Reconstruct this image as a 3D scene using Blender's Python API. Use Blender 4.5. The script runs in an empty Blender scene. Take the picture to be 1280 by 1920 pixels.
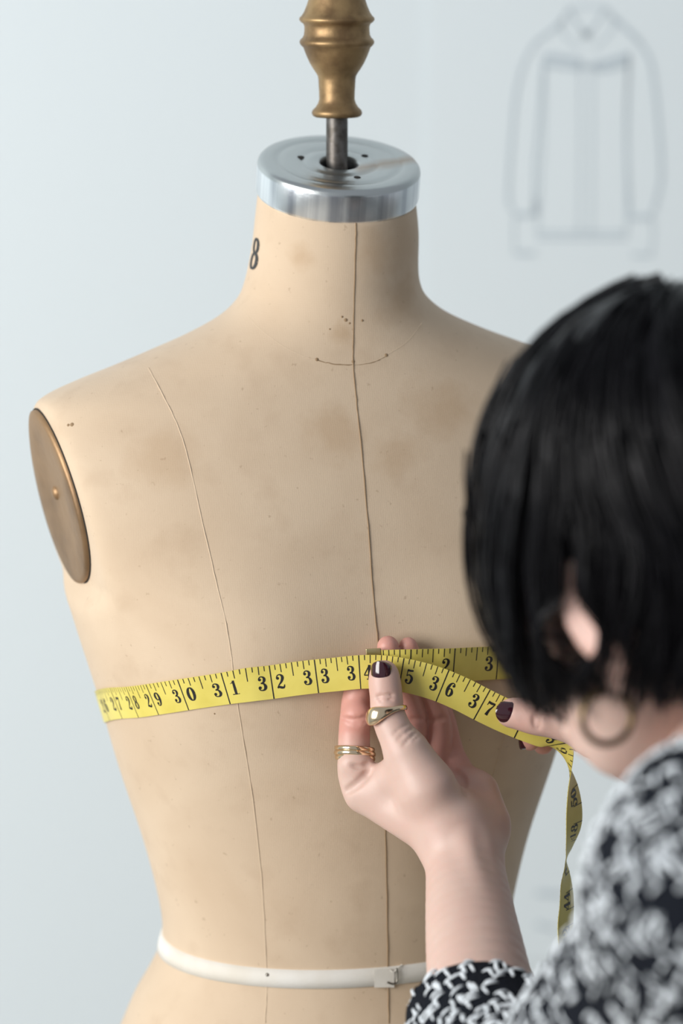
import bpy, bmesh, math, random
import numpy as np
from mathutils import Vector, Matrix
from mathutils.bvhtree import BVHTree

random.seed(7)
rng = np.random.default_rng(7)
scene = bpy.context.scene
COL = scene.collection

# ------------------------------------------------------------------ camera
PITCH = math.radians(10.0)
CAM = np.array([0.0026, -2.198, 1.568])
FPX = 7200.0                                   # focal length in pixels of a 1280x1920 frame (135 mm on 36 mm)
cd = bpy.data.cameras.new('camera')
cd.sensor_fit = 'VERTICAL'; cd.sensor_height = 36.0; cd.sensor_width = 24.0; cd.lens = 135.0
cd.dof.use_dof = True; cd.dof.focus_distance = 2.125; cd.dof.aperture_fstop = 3.7
cd.clip_start = 0.05
cam = bpy.data.objects.new('camera', cd); COL.objects.link(cam)
cam.location = CAM; cam.rotation_euler = (math.pi/2 - PITCH, 0, 0)
scene.camera = cam

# ------------------------------------------------------------------ world and lights
w = bpy.data.worlds.new('world'); scene.world = w; w.use_nodes = True
bg = w.node_tree.nodes['Background']
bg.inputs[0].default_value = (0.86, 0.92, 1.0, 1); bg.inputs[1].default_value = 0.33

def area(name, loc, target, sx, sy, power, col):
    l = bpy.data.lights.new(name, 'AREA'); l.shape = 'RECTANGLE'; l.size = sx; l.size_y = sy
    l.energy = power; l.color = col
    o = bpy.data.objects.new(name, l); COL.objects.link(o); o.location = loc
    o.rotation_euler = (Vector(target) - Vector(loc)).to_track_quat('-Z', 'Y').to_euler()
    return o
area('window_daylight', (-1.88, -1.42, 1.66), (0.0, 0.0, 1.42), 1.4, 1.3, 58, (1.0, 0.975, 0.945))

vs = scene.view_settings
vs.view_transform = 'Standard'; vs.look = 'None'; vs.gamma = 1.0; vs.use_curve_mapping = False
vs.exposure = 0.32

# ------------------------------------------------------------------ helpers
def P(px, py, Y):
    """World point that lies at depth Y (metres) along the line of sight of a photo pixel."""
    a, b = (px - 640) / FPX, -(py - 960) / FPX
    d = np.array([a, math.cos(PITCH) + b*math.sin(PITCH), -math.sin(PITCH) + b*math.cos(PITCH)])
    return CAM + d * ((Y - CAM[1]) / d[1])

def ray(px, py):
    a, b = (px - 640) / FPX, -(py - 960) / FPX
    d = Vector((a, math.cos(PITCH) + b*math.sin(PITCH), -math.sin(PITCH) + b*math.cos(PITCH)))
    return Vector(CAM), d.normalized()

def nrm(v):
    v = np.asarray(v, float); return v / (np.linalg.norm(v) + 1e-12)

def catmull(pts, sub):
    """Catmull-Rom through rows of an array."""
    p = np.asarray(pts, float)
    if len(p) < 3 and sub > 1:
        return np.array([p[0]*(1-t)+p[1]*t for t in np.linspace(0, 1, sub+1)])
    q = np.vstack([2*p[0]-p[1], p, 2*p[-1]-p[-2]]); out = []
    for i in range(1, len(q)-2):
        for k in range(sub):
            t = k/sub
            out.append(0.5*((2*q[i]) + (-q[i-1]+q[i+1])*t + (2*q[i-1]-5*q[i]+4*q[i+1]-q[i+2])*t*t
                            + (-q[i-1]+3*q[i]-3*q[i+1]+q[i+2])*t**3))
    out.append(p[-1])
    return np.array(out)

def tag(o, label=None, cat=None, group=None, kind=None):
    if label: o['label'] = label
    if cat: o['category'] = cat
    if group: o['group'] = group
    if kind: o['kind'] = kind
    return o

def empty(name, loc, label, cat, group=None, rz=0.0):
    o = bpy.data.objects.new(name, None); COL.objects.link(o); o.empty_display_size = 0.05
    o.location = loc; o.rotation_euler = (0, 0, rz)
    return tag(o, label, cat, group)

def mesh_obj(name, verts, faces, mat, parent=None, smooth=True, world=True):
    me = bpy.data.meshes.new(name)
    v = np.asarray(verts, float)
    if isinstance(faces, np.ndarray) and faces.ndim == 2:
        n, k = faces.shape
        me.vertices.add(len(v)); me.vertices.foreach_set('co', v.ravel())
        me.loops.add(n*k); me.loops.foreach_set('vertex_index', faces.ravel().astype(np.int32))
        me.polygons.add(n); me.polygons.foreach_set('loop_start', np.arange(0, n*k, k, dtype=np.int32))
        me.update(calc_edges=True); me.validate()
    else:
        me.from_pydata([tuple(q) for q in v], [], [tuple(int(i) for i in f) for f in faces]); me.update()
    me.polygons.foreach_set('use_smooth', [smooth]*len(me.polygons))
    me.materials.append(mat)
    o = bpy.data.objects.new(name, me); COL.objects.link(o)
    if parent is not None:
        o.parent = parent
        if world:                                   # verts given in world space
            bpy.context.view_layer.update()
            o.matrix_parent_inverse = parent.matrix_world.inverted()
    return o

class MB:
    """Collects several shapes into the vertices and faces of ONE part."""
    def __init__(s): s.v = []; s.f = []; s.n = 0
    def add(s, v, f):
        v = np.asarray(v, float); s.v.append(v); s.f += [tuple(int(i)+s.n for i in q) for q in f]; s.n += len(v)
    def grid(s, g, closed_u=False, closed_v=False):
        g = np.asarray(g); nu, nv = g.shape[:2]; f = []
        for i in range(nu if closed_u else nu-1):
            for j in range(nv if closed_v else nv-1):
                a, b = i, (i+1) % nu; c, d = j, (j+1) % nv
                f.append((a*nv+c, b*nv+c, b*nv+d, a*nv+d))
        s.add(g.reshape(-1, 3), f)
    def tube(s, pts, rad, n=6, caps=True, closed=False):
        p = np.asarray(pts, float); m = len(p)
        r = np.full(m, rad) if np.isscalar(rad) else np.asarray(rad, float)
        t = np.gradient(p, axis=0)
        if closed: t = np.roll(p, -1, 0) - np.roll(p, 1, 0)
        t /= np.linalg.norm(t, axis=1)[:, None] + 1e-12
        u = np.cross(t[0], [0.31, 0.17, 0.93]); u = nrm(u); U = []
        for i in range(m):
            u = nrm(u - t[i]*np.dot(u, t[i])); U.append(u)
        U = np.array(U); W = np.cross(t, U)
        a = np.linspace(0, 2*math.pi, n, endpoint=False)
        g = p[:, None] + r[:, None, None]*(np.cos(a)[None, :, None]*U[:, None] + np.sin(a)[None, :, None]*W[:, None])
        b = s.n
        s.grid(g, closed_u=closed, closed_v=True)
        if caps and not closed:
            s.f.append(tuple(b+i for i in reversed(range(n)))); s.f.append(tuple(b+(m-1)*n+i for i in range(n)))
    def lathe(s, prof, n=64, M=None):
        a = np.linspace(0, 2*math.pi, n, endpoint=False); pr = np.asarray(prof, float)
        g = np.stack([pr[:, 0][:, None]*np.cos(a), pr[:, 0][:, None]*np.sin(a), np.repeat(pr[:, 1][:, None], n, 1)], -1)
        if M is not None:
            R = np.array(M.to_3x3()); T = np.array(M.translation); g = g @ R.T + T
        s.grid(g, closed_v=True)
    def box(s, c, h, M=None):
        v = np.array([[x, y, z] for x in (-1, 1) for y in (-1, 1) for z in (-1, 1)], float)*np.asarray(h)
        if M is not None: v = v @ np.array(M.to_3x3()).T
        s.add(v+np.asarray(c), [(0,1,3,2),(4,6,7,5),(0,4,5,1),(2,3,7,6),(0,2,6,4),(1,5,7,3)])
    def build(s, name, mat, parent=None, smooth=True, world=True):
        return mesh_obj(name, np.vstack(s.v), s.f, mat, parent, smooth, world)

# ------------------------------------------------------------------ materials
def mat(name, base, rough=0.6, metal=0.0, bump=None, noise=None, **kw):
    m = bpy.data.materials.new(name); m.use_nodes = True
    nt = m.node_tree; b = nt.nodes['Principled BSDF']
    b.inputs['Base Color'].default_value = (*base, 1); b.inputs['Roughness'].default_value = rough
    b.inputs['Metallic'].default_value = metal
    for k, v in kw.items(): b.inputs[k.replace('_', ' ')].default_value = v
    tc = nt.nodes.new('ShaderNodeTexCoord')
    if noise:                                       # (scale, second colour, low, high)
        n = nt.nodes.new('ShaderNodeTexNoise'); n.inputs['Scale'].default_value = noise[0]; n.inputs['Detail'].default_value = 5
        r = nt.nodes.new('ShaderNodeValToRGB'); r.color_ramp.elements[0].position = noise[2]; r.color_ramp.elements[1].position = noise[3]
        r.color_ramp.elements[0].color = (*noise[1], 1); r.color_ramp.elements[1].color = (*base, 1)
        nt.links.new(tc.outputs['Object'], n.inputs['Vector']); nt.links.new(n.outputs['Fac'], r.inputs['Fac'])
        nt.links.new(r.outputs['Color'], b.inputs['Base Color'])
    if bump:                                        # (scale, strength, distance)
        n = nt.nodes.new('ShaderNodeTexNoise'); n.inputs['Scale'].default_value = bump[0]; n.inputs['Detail'].default_value = 4
        bp = nt.nodes.new('ShaderNodeBump'); bp.inputs['Strength'].default_value = bump[1]; bp.inputs['Distance'].default_value = bump[2]
        nt.links.new(tc.outputs['Object'], n.inputs['Vector']); nt.links.new(n.outputs['Fac'], bp.inputs['Height'])
        nt.links.new(bp.outputs['Normal'], b.inputs['Normal'])
    return m

M = {}
M['wall'] = mat('painted_wall', (0.70, 0.77, 0.80), 0.9, bump=(40, 0.05, 0.002))
M['floor'] = mat('pale_floor', (0.45, 0.42, 0.38), 0.6, noise=(3, (0.38, 0.35, 0.31), 0.35, 0.65))
M['frame'] = mat('white_frame', (0.8, 0.8, 0.78), 0.5)
M['paper'] = mat('paper', (0.71, 0.78, 0.81), 0.85)
M['pencil'] = mat('pencil_line', (0.50, 0.575, 0.625), 0.9)
M['gold'] = mat('gold_paint', (0.36, 0.24, 0.115), 0.45, 0.7, bump=(220, 0.25, 0.0006), noise=(70, (0.20, 0.125, 0.06), 0.36, 0.6))
M['plate'] = mat('gold_plate', (0.33, 0.205, 0.105), 0.48, 0.6, bump=(60, 0.35, 0.002), noise=(16, (0.15, 0.09, 0.045), 0.38, 0.60))
M['brass'] = mat('polished_gold', (0.86, 0.67, 0.45), 0.16, 1.0)
M['hoop'] = mat('dark_gold', (0.16, 0.11, 0.055), 0.3, 0.9)
M['clip'] = mat('brass_clip', (0.55, 0.47, 0.26), 0.35, 1.0)
M['rod'] = mat('dark_steel', (0.16, 0.15, 0.14), 0.45, 0.8, noise=(150, (0.09, 0.08, 0.07), 0.4, 0.6))
M['black'] = mat('black_gap', (0.02, 0.018, 0.015), 0.9)
M['thread'] = mat('dark_thread', (0.29, 0.195, 0.11), 0.9)
M['lthread'] = mat('pale_thread', (0.62, 0.49, 0.35), 0.9)
M['ink'] = mat('black_ink', (0.03, 0.03, 0.03), 0.6)
M['twill'] = mat('white_twill', (0.76, 0.74, 0.69), 0.85, bump=(900, 0.3, 0.0004), noise=(30, (0.68, 0.64, 0.56), 0.3, 0.6))
M['pin'] = mat('steel_pin', (0.25, 0.23, 0.2), 0.3, 1.0)
M['tape'] = mat('yellow_tape', (0.73, 0.62, 0.14), 0.38, noise=(60, (0.67, 0.56, 0.11), 0.3, 0.6), bump=(500, 0.06, 0.0003))
M['print'] = mat('tape_print', (0.012, 0.012, 0.014), 0.45)
M['nail'] = mat('burgundy_polish', (0.035, 0.006, 0.012), 0.12, Coat_Weight=0.6)
M['eye'] = mat('eye_white', (0.75, 0.73, 0.70), 0.2)
M['iris'] = mat('dark_iris', (0.05, 0.025, 0.012), 0.15)
M['jacket'] = mat('black_wool', (0.009, 0.011, 0.016), 0.95, bump=(450, 0.8, 0.002), Specular_IOR_Level=0.1)
M['yarn'] = mat('white_yarn', (0.74, 0.79, 0.83), 0.9, bump=(1500, 0.5, 0.0005))
M['trouser'] = mat('dark_trouser', (0.03, 0.03, 0.035), 0.9)
M['shoe'] = mat('black_leather', (0.015, 0.015, 0.015), 0.4)

def make_cap_metal():
    m = mat('brushed_aluminium', (0.70, 0.74, 0.76), 0.28, 0.95)
    nt = m.node_tree; b = nt.nodes['Principled BSDF']; tc = nt.nodes['Texture Coordinate']
    wv = nt.nodes.new('ShaderNodeTexWave'); wv.wave_type = 'RINGS'; wv.rings_direction = 'Z'
    wv.inputs['Scale'].default_value = 45; wv.inputs['Distortion'].default_value = 2.5; wv.inputs['Detail'].default_value = 4
    wv.inputs['Detail Scale'].default_value = 3
    bp = nt.nodes.new('ShaderNodeBump'); bp.inputs['Strength'].default_value = 0.12; bp.inputs['Distance'].default_value = 0.0006
    nt.links.new(tc.outputs['Object'], wv.inputs['Vector']); nt.links.new(wv.outputs['Fac'], bp.inputs['Height'])
    nt.links.new(bp.outputs['Normal'], b.inputs['Normal'])
    # rubbed brown stain running from the centre hole to the rim
    sx = nt.nodes.new('ShaderNodeSeparateXYZ'); nt.links.new(tc.outputs['Object'], sx.inputs[0])
    def math_(op, a, bb=None):
        n = nt.nodes.new('ShaderNodeMath'); n.operation = op
        for i, x in enumerate((a, bb)):
            if x is None: continue
            if isinstance(x, (int, float)): n.inputs[i].default_value = x
            else: nt.links.new(x, n.inputs[i])
        return n.outputs[0]
    ang = math_('ADD', math_('MULTIPLY', sx.outputs[0], -0.337), math_('ADD', math_('MULTIPLY', sx.outputs[1], 0.941), 0.0135))   # distance across a streak
    ns = nt.nodes.new('ShaderNodeTexNoise'); ns.inputs['Scale'].default_value = 60; nt.links.new(tc.outputs['Object'], ns.inputs['Vector'])
    wob = math_('ABSOLUTE', math_('ADD', ang, math_('MULTIPLY', math_('SUBTRACT', ns.outputs[0], 0.5), 0.008)))
    across = math_('SUBTRACT', 1.0, math_('MULTIPLY', wob, 115.0))
    right = math_('MULTIPLY', math_('ADD', sx.outputs[0], -0.004), 200.0)
    cl = nt.nodes.new('ShaderNodeClamp'); nt.links.new(across, cl.inputs[0])
    cr = nt.nodes.new('ShaderNodeClamp'); nt.links.new(right, cr.inputs[0])
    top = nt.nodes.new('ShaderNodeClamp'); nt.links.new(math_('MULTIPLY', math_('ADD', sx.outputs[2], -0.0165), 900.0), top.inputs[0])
    fac = math_('MULTIPLY', math_('MULTIPLY', cl.outputs[0], cr.outputs[0]), math_('MULTIPLY', top.outputs[0], 0.8))
    mx = nt.nodes.new('ShaderNodeMix'); mx.data_type = 'RGBA'
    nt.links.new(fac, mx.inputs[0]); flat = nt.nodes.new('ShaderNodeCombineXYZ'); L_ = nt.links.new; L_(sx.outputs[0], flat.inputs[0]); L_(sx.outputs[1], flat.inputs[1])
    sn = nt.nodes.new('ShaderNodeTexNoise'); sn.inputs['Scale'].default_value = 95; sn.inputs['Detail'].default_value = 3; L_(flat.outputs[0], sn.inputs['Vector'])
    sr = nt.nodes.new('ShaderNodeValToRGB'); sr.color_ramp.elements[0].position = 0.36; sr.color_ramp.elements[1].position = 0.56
    sr.color_ramp.elements[0].color = (0.42, 0.45, 0.50, 1); sr.color_ramp.elements[1].color = (0.86, 0.90, 0.92, 1); L_(sn.outputs[0], sr.inputs[0])  # brushing streaks and the band's dark and pale reflections, painted into base colour
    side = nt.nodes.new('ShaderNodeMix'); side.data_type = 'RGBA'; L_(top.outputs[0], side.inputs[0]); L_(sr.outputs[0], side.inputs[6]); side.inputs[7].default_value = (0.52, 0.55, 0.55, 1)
    L_(side.outputs[2], mx.inputs[6]); mx.inputs[7].default_value = (0.36, 0.27, 0.20, 1)
    nt.links.new(mx.outputs[2], b.inputs['Base Color'])
    return m
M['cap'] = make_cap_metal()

def make_canvas(stains):
    m = mat('linen_canvas', (0.60, 0.455, 0.315), 0.85)
    nt = m.node_tree; b = nt.nodes['Principled BSDF']; tc = nt.nodes['Texture Coordinate']
    L = nt.links.new
    def noise(sc, det=4, src=None, dist=0):
        n = nt.nodes.new('ShaderNodeTexNoise'); n.inputs['Scale'].default_value = sc; n.inputs['Detail'].default_value = det
        n.inputs['Distortion'].default_value = dist
        L(src or tc.outputs['Object'], n.inputs['Vector']); return n.outputs[0]
    def ramp(src, p0, p1, c0=(0,0,0), c1=(1,1,1)):
        r = nt.nodes.new('ShaderNodeValToRGB'); r.color_ramp.elements[0].position = p0; r.color_ramp.elements[1].position = p1
        r.color_ramp.elements[0].color = (*c0, 1); r.color_ramp.elements[1].color = (*c1, 1); L(src, r.inputs[0]); return r.outputs[0]
    def mixc(fac, a, c, mode='MIX'):
        x = nt.nodes.new('ShaderNodeMix'); x.data_type = 'RGBA'; x.blend_type = mode
        for i, v in ((0, fac), (6, a), (7, c)):
            if isinstance(v, (int, float)): x.inputs[i].default_value = v
            elif isinstance(v, tuple): x.inputs[i].default_value = (*v, 1)
            else: L(v, x.inputs[i])
        return x.outputs[2]
    def mth(op, a, c=None):
        n = nt.nodes.new('ShaderNodeMath'); n.operation = op
        for i, x in enumerate((a, c)):
            if x is None: continue
            if isinstance(x, (int, float)): n.inputs[i].default_value = x
            else: L(x, n.inputs[i])
        return n.outputs[0]
    base = (0.625, 0.490, 0.350)
    col = mixc(ramp(noise(14, 5, dist=0.6), 0.35, 0.75), base, (0.565, 0.430, 0.298))
    col = mixc(mth('MULTIPLY', ramp(noise(45, 6), 0.55, 0.8), 0.35), col, (0.44, 0.31, 0.20))
    # tiny specks and pin holes
    col = mixc(mth('MULTIPLY', ramp(noise(260, 2), 0.70, 0.76), 0.35), col, (0.30, 0.20, 0.12))
    for (c, rad, amt, sc) in stains:               # soiled patches with ragged edges, at fixed spots of the cloth
        vd = nt.nodes.new('ShaderNodeVectorMath'); vd.operation = 'DISTANCE'; L(tc.outputs['Object'], vd.inputs[0]); vd.inputs[1].default_value = c
        d = mth('ADD', mth('DIVIDE', vd.outputs['Value'], rad), mth('MULTIPLY', mth('SUBTRACT', noise(sc, 5), 0.5), 1.6))
        col = mixc(mth('MULTIPLY', ramp(d, 0.25, 1.0, (1,1,1), (0,0,0)), amt), col, (0.36, 0.205, 0.085))
    L(col, b.inputs['Base Color'])
    # weave: crossing threads
    wx = nt.nodes.new('ShaderNodeTexWave'); wx.bands_direction = 'Z'; wx.inputs['Scale'].default_value = 260; wx.inputs['Distortion'].default_value = 4.0
    wy = nt.nodes.new('ShaderNodeTexWave'); wy.bands_direction = 'X'; wy.inputs['Scale'].default_value = 260; wy.inputs['Distortion'].default_value = 4.0
    L(tc.outputs['Object'], wx.inputs['Vector']); L(tc.outputs['Object'], wy.inputs['Vector'])
    h = mth('ADD', mth('MULTIPLY', mth('ADD', wx.outputs['Fac'], wy.outputs['Fac']), 0.35), mth('ADD', mth('MULTIPLY', noise(90, 4), 3.0), noise(900, 3)))
    bp = nt.nodes.new('ShaderNodeBump'); bp.inputs['Strength'].default_value = 0.10; bp.inputs['Distance'].default_value = 0.0004
    L(h, bp.inputs['Height']); L(bp.outputs['Normal'], b.inputs['Normal'])
    b.inputs['Sheen Weight'].default_value = 0.15
    return m

def make_skin():
    m = mat('skin', (0.74, 0.53, 0.44), 0.48)
    nt = m.node_tree; b = nt.nodes['Principled BSDF']; tc = nt.nodes['Texture Coordinate']; L = nt.links.new
    at = nt.nodes.new('ShaderNodeAttribute'); at.attribute_name = 'flush'
    n = nt.nodes.new('ShaderNodeTexNoise'); n.inputs['Scale'].default_value = 70; n.inputs['Detail'].default_value = 4
    L(tc.outputs['Object'], n.inputs['Vector'])
    a = nt.nodes.new('ShaderNodeMath'); a.operation = 'MULTIPLY_ADD'; L(n.outputs[0], a.inputs[0]); a.inputs[1].default_value = 0.35
    L(at.outputs['Fac'], a.inputs[2])
    r = nt.nodes.new('ShaderNodeValToRGB'); e = r.color_ramp.elements
    e[0].position = 0.05; e[0].color = (0.62, 0.475, 0.405, 1); e[1].position = 1.1; e[1].color = (0.60, 0.30, 0.245, 1)
    L(a.outputs[0], r.inputs[0]); L(r.outputs[0], b.inputs['Base Color'])
    b.inputs['Subsurface Weight'].default_value = 0.25
    b.inputs['Subsurface Radius'].default_value = (1.0, 0.35, 0.2); b.inputs['Subsurface Scale'].default_value = 0.004
    n2 = nt.nodes.new('ShaderNodeTexNoise'); n2.inputs['Scale'].default_value = 700; n2.inputs['Detail'].default_value = 3
    L(tc.outputs['Object'], n2.inputs['Vector'])
    bp = nt.nodes.new('ShaderNodeBump'); bp.inputs['Strength'].default_value = 0.12; bp.inputs['Distance'].default_value = 0.0004
    L(n2.outputs[0], bp.inputs['Height']); L(bp.outputs['Normal'], b.inputs['Normal'])
    return m
M['skin'] = make_skin()

def make_hair():
    m = mat('black_hair', (0.003, 0.0027, 0.004), 0.34)
    b = m.node_tree.nodes['Principled BSDF']
    b.inputs['Specular IOR Level'].default_value = 0.20
    return m
M['hair'] = make_hair()

# ------------------------------------------------------------------ signed distance modelling (organic shapes)
class Field:
    def __init__(s, lo, hi, h):
        s.lo = np.asarray(lo, float); s.h = h
        s.n = np.ceil((np.asarray(hi)-s.lo)/h).astype(int)+1
        s.ax = [s.lo[i]+h*np.arange(s.n[i]) for i in range(3)]
        s.f = np.full(s.n, 0.05, np.float32)
    def copy(s):
        o = object.__new__(Field); o.lo, o.h, o.n, o.ax = s.lo, s.h, s.n, s.ax; o.f = s.f.copy(); return o
    def sub(s, lo, hi):
        i0 = np.clip(np.floor((np.asarray(lo)-s.lo)/s.h).astype(int), 0, s.n-1)
        i1 = np.clip(np.ceil((np.asarray(hi)-s.lo)/s.h).astype(int)+1, 1, s.n)
        sl = tuple(slice(a, b) for a, b in zip(i0, i1))
        X, Y, Z = np.meshgrid(*[s.ax[i][sl[i]] for i in range(3)], indexing='ij', sparse=True)
        return sl, X, Y, Z
    def blend(s, sl, d, k):
        f = s.f[sl]
        if k <= 0: s.f[sl] = np.minimum(f, d); return
        h = np.clip(0.5+0.5*(f-d)/k, 0, 1); s.f[sl] = f*(1-h)+d*h-k*h*(1-h)
    def carve(s, sl, d, k):
        f = s.f[sl]; h = np.clip(0.5-0.5*(f+d)/k, 0, 1); s.f[sl] = f*(1-h)+(-d)*h+k*h*(1-h)
    def cap_d(s, a, b, ra, rb, margin, flat=None):
        a = np.asarray(a, float); b = np.asarray(b, float); R = max(ra, rb)*1.2+margin
        sl, X, Y, Z = s.sub(np.minimum(a, b)-R, np.maximum(a, b)+R)
        ab = b-a; L2 = ab@ab+1e-12
        t = np.clip(((X-a[0])*ab[0]+(Y-a[1])*ab[1]+(Z-a[2])*ab[2])/L2, 0, 1)
        dx, dy, dz = X-a[0]-t*ab[0], Y-a[1]-t*ab[1], Z-a[2]-t*ab[2]
        if flat is not None:
            n, fac = flat; q = (dx*n[0]+dy*n[1]+dz*n[2])*(1/fac-1)
            dx, dy, dz = dx+q*n[0], dy+q*n[1], dz+q*n[2]
        return sl, np.sqrt(dx*dx+dy*dy+dz*dz)-(ra+(rb-ra)*t)
    def cap(s, a, b, ra, rb, k=0.0, flat=None):
        sl, d = s.cap_d(a, b, ra, rb, max(k, 0.004)*1.5, flat); s.blend(sl, d, k)
    def chain(s, pts, rad, k=0.0, sub=4, flat=None):
        q = catmull(np.c_[np.asarray(pts), np.asarray(rad)], sub)
        for u, v in zip(q[:-1], q[1:]): s.cap(u[:3], v[:3], u[3], v[3], k if False else 0.0005, flat)
    def ell_d(s, c, R, r, margin):
        c = np.asarray(c, float); r = np.asarray(r, float); mr = r.max()+margin
        sl, X, Y, Z = s.sub(c-mr, c+mr)
        x, y, z = X-c[0], Y-c[1], Z-c[2]
        q = [(R[i][0]*x+R[i][1]*y+R[i][2]*z) for i in range(3)]
        k0 = np.sqrt(sum((q[i]/r[i])**2 for i in range(3))); k1 = np.sqrt(sum((q[i]/r[i]**2)**2 for i in range(3)))
        return sl, k0*(k0-1)/np.maximum(k1, 1e-6)
    def ell(s, c, R, r, k=0.0):
        sl, d = s.ell_d(c, R, r, max(k, 0.004)*1.5); s.blend(sl, d, k)
    def cutcap(s, a, b, ra, rb, k):
        sl, d = s.cap_d(a, b, ra, rb, k*2+0.002); s.carve(sl, d, k)
    def union(s, o, k):
        f, d = s.f, o.f
        if k <= 0: s.f = np.minimum(f, d); return
        h = np.clip(0.5+0.5*(f-d)/k, 0, 1); s.f = f*(1-h)+d*h-k*h*(1-h)
    def mesh(s, relax=1):
        f = s.f; n = f.shape; g = f < 0
        acc = np.zeros(tuple(i-1 for i in n), np.int8)
        for dx in (0, 1):
            for dy in (0, 1):
                for dz in (0, 1):
                    acc += g[dx:n[0]-1+dx, dy:n[1]-1+dy, dz:n[2]-1+dz]
        idx = np.argwhere((acc > 0) & (acc < 8)); m = len(idx)
        C = [(x, y, z) for x in (0, 1) for y in (0, 1) for z in (0, 1)]
        val = {c: f[idx[:, 0]+c[0], idx[:, 1]+c[1], idx[:, 2]+c[2]] for c in C}
        pos = np.zeros((m, 3)); cnt = np.zeros(m)
        for a in C:
            for ax in range(3):
                if a[ax]: continue
                b = list(a); b[ax] = 1; b = tuple(b)
                va, vb = val[a], val[b]; k = (va < 0) != (vb < 0)
                t = np.where(k, va/np.where(k, va-vb, 1), 0)
                p = np.array(a, float)[None]+np.zeros((m, 1)); p[:, ax] = t
                pos += p*k[:, None]; cnt += k
        V = s.lo+(idx+pos/cnt[:, None])*s.h
        vid = np.full(tuple(i-1 for i in n), -1, np.int64); vid[idx[:, 0], idx[:, 1], idx[:, 2]] = np.arange(m)
        Q = []
        for ax in range(3):
            u, v = (ax+1) % 3, (ax+2) % 3
            sl0 = [slice(None)]*3; sl1 = [slice(None)]*3; sl0[ax] = slice(0, n[ax]-1); sl1[ax] = slice(1, n[ax])
            a, b = g[tuple(sl0)], g[tuple(sl1)]
            e = np.argwhere(a != b); e = e[(e[:, u] > 0) & (e[:, v] > 0) & (e[:, u] < n[u]-1) & (e[:, v] < n[v]-1)]
            ins = a[e[:, 0], e[:, 1], e[:, 2]]
            def c(du, dv):
                q = e.copy(); q[:, u] -= du; q[:, v] -= dv; return vid[q[:, 0], q[:, 1], q[:, 2]]
            q = np.stack([c(1, 1), c(0, 1), c(0, 0), c(1, 0)], 1)
            q[~ins] = q[~ins][:, ::-1]; Q.append(q)
        Q = np.vstack(Q); Q = Q[(Q >= 0).all(1)]
        for _ in range(relax):
            S = np.zeros_like(V); N = np.zeros(m)
            for i in range(4):
                for j in ((i+1) % 4, (i+3) % 4):
                    np.add.at(S, Q[:, i], V[Q[:, j]]); np.add.at(N, Q[:, i], 1)
            V = 0.5*V+0.5*S/np.maximum(N, 1)[:, None]
        return V, Q
I3 = np.eye(3)

# ================================================================== the room
def setting():
    b = MB(); b.box((0.3, -1.2, -0.05), (3.2, 2.4, 0.05)); tag(b.build('floor', M['floor'], smooth=False), kind='structure')
    b = MB(); b.box((0.3, 0.65, 1.4), (3.2, 0.05, 1.4)); tag(b.build('wall_back', M['wall'], smooth=False), kind='structure')
    # left wall with a window opening that lets the daylight in
    b = MB(); x = -2.15; y0, y1, z0, z1 = -2.22, -0.62, 0.94, 2.40
    b.box((x, (-3.6+y0)/2, 1.4), (0.05, (y0+3.6)/2, 1.4)); b.box((x, (y1+0.60)/2, 1.4), (0.05, (0.60-y1)/2, 1.4))
    b.box((x, (y0+y1)/2, z0/2), (0.05, (y1-y0)/2, z0/2)); b.box((x, (y0+y1)/2, (z1+2.8)/2), (0.05, (y1-y0)/2, (2.8-z1)/2))
    tag(b.build('wall_left', M['wall'], smooth=False), kind='structure')
    r = bpy.data.objects.new('window_1', None); COL.objects.link(r); r.location = (x, (y0+y1)/2, z0); tag(r, kind='structure')
    f = MB()
    for yy in (y0+0.03, y1-0.03): f.box((x, yy, (z0+z1)/2), (0.04, 0.03, (z1-z0)/2))
    for zz in (z0+0.03, z1-0.03): f.box((x, (y0+y1)/2, zz), (0.04, (y1-y0)/2-0.06, 0.03))
    f.build('window_frame', M['frame'], r, smooth=False)
    f = MB(); f.box((x, (y0+y1)/2, (z0+z1)/2), (0.02, 0.02, (z1-z0)/2-0.06)); f.build('mullion', M['frame'], r, smooth=False)
    f = MB(); f.box((x+0.09, (y0+y1)/2, z0-0.015), (0.1, (y1-y0)/2+0.06, 0.015)); f.build('window_sill', M['frame'], r, smooth=False)
setting()

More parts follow.
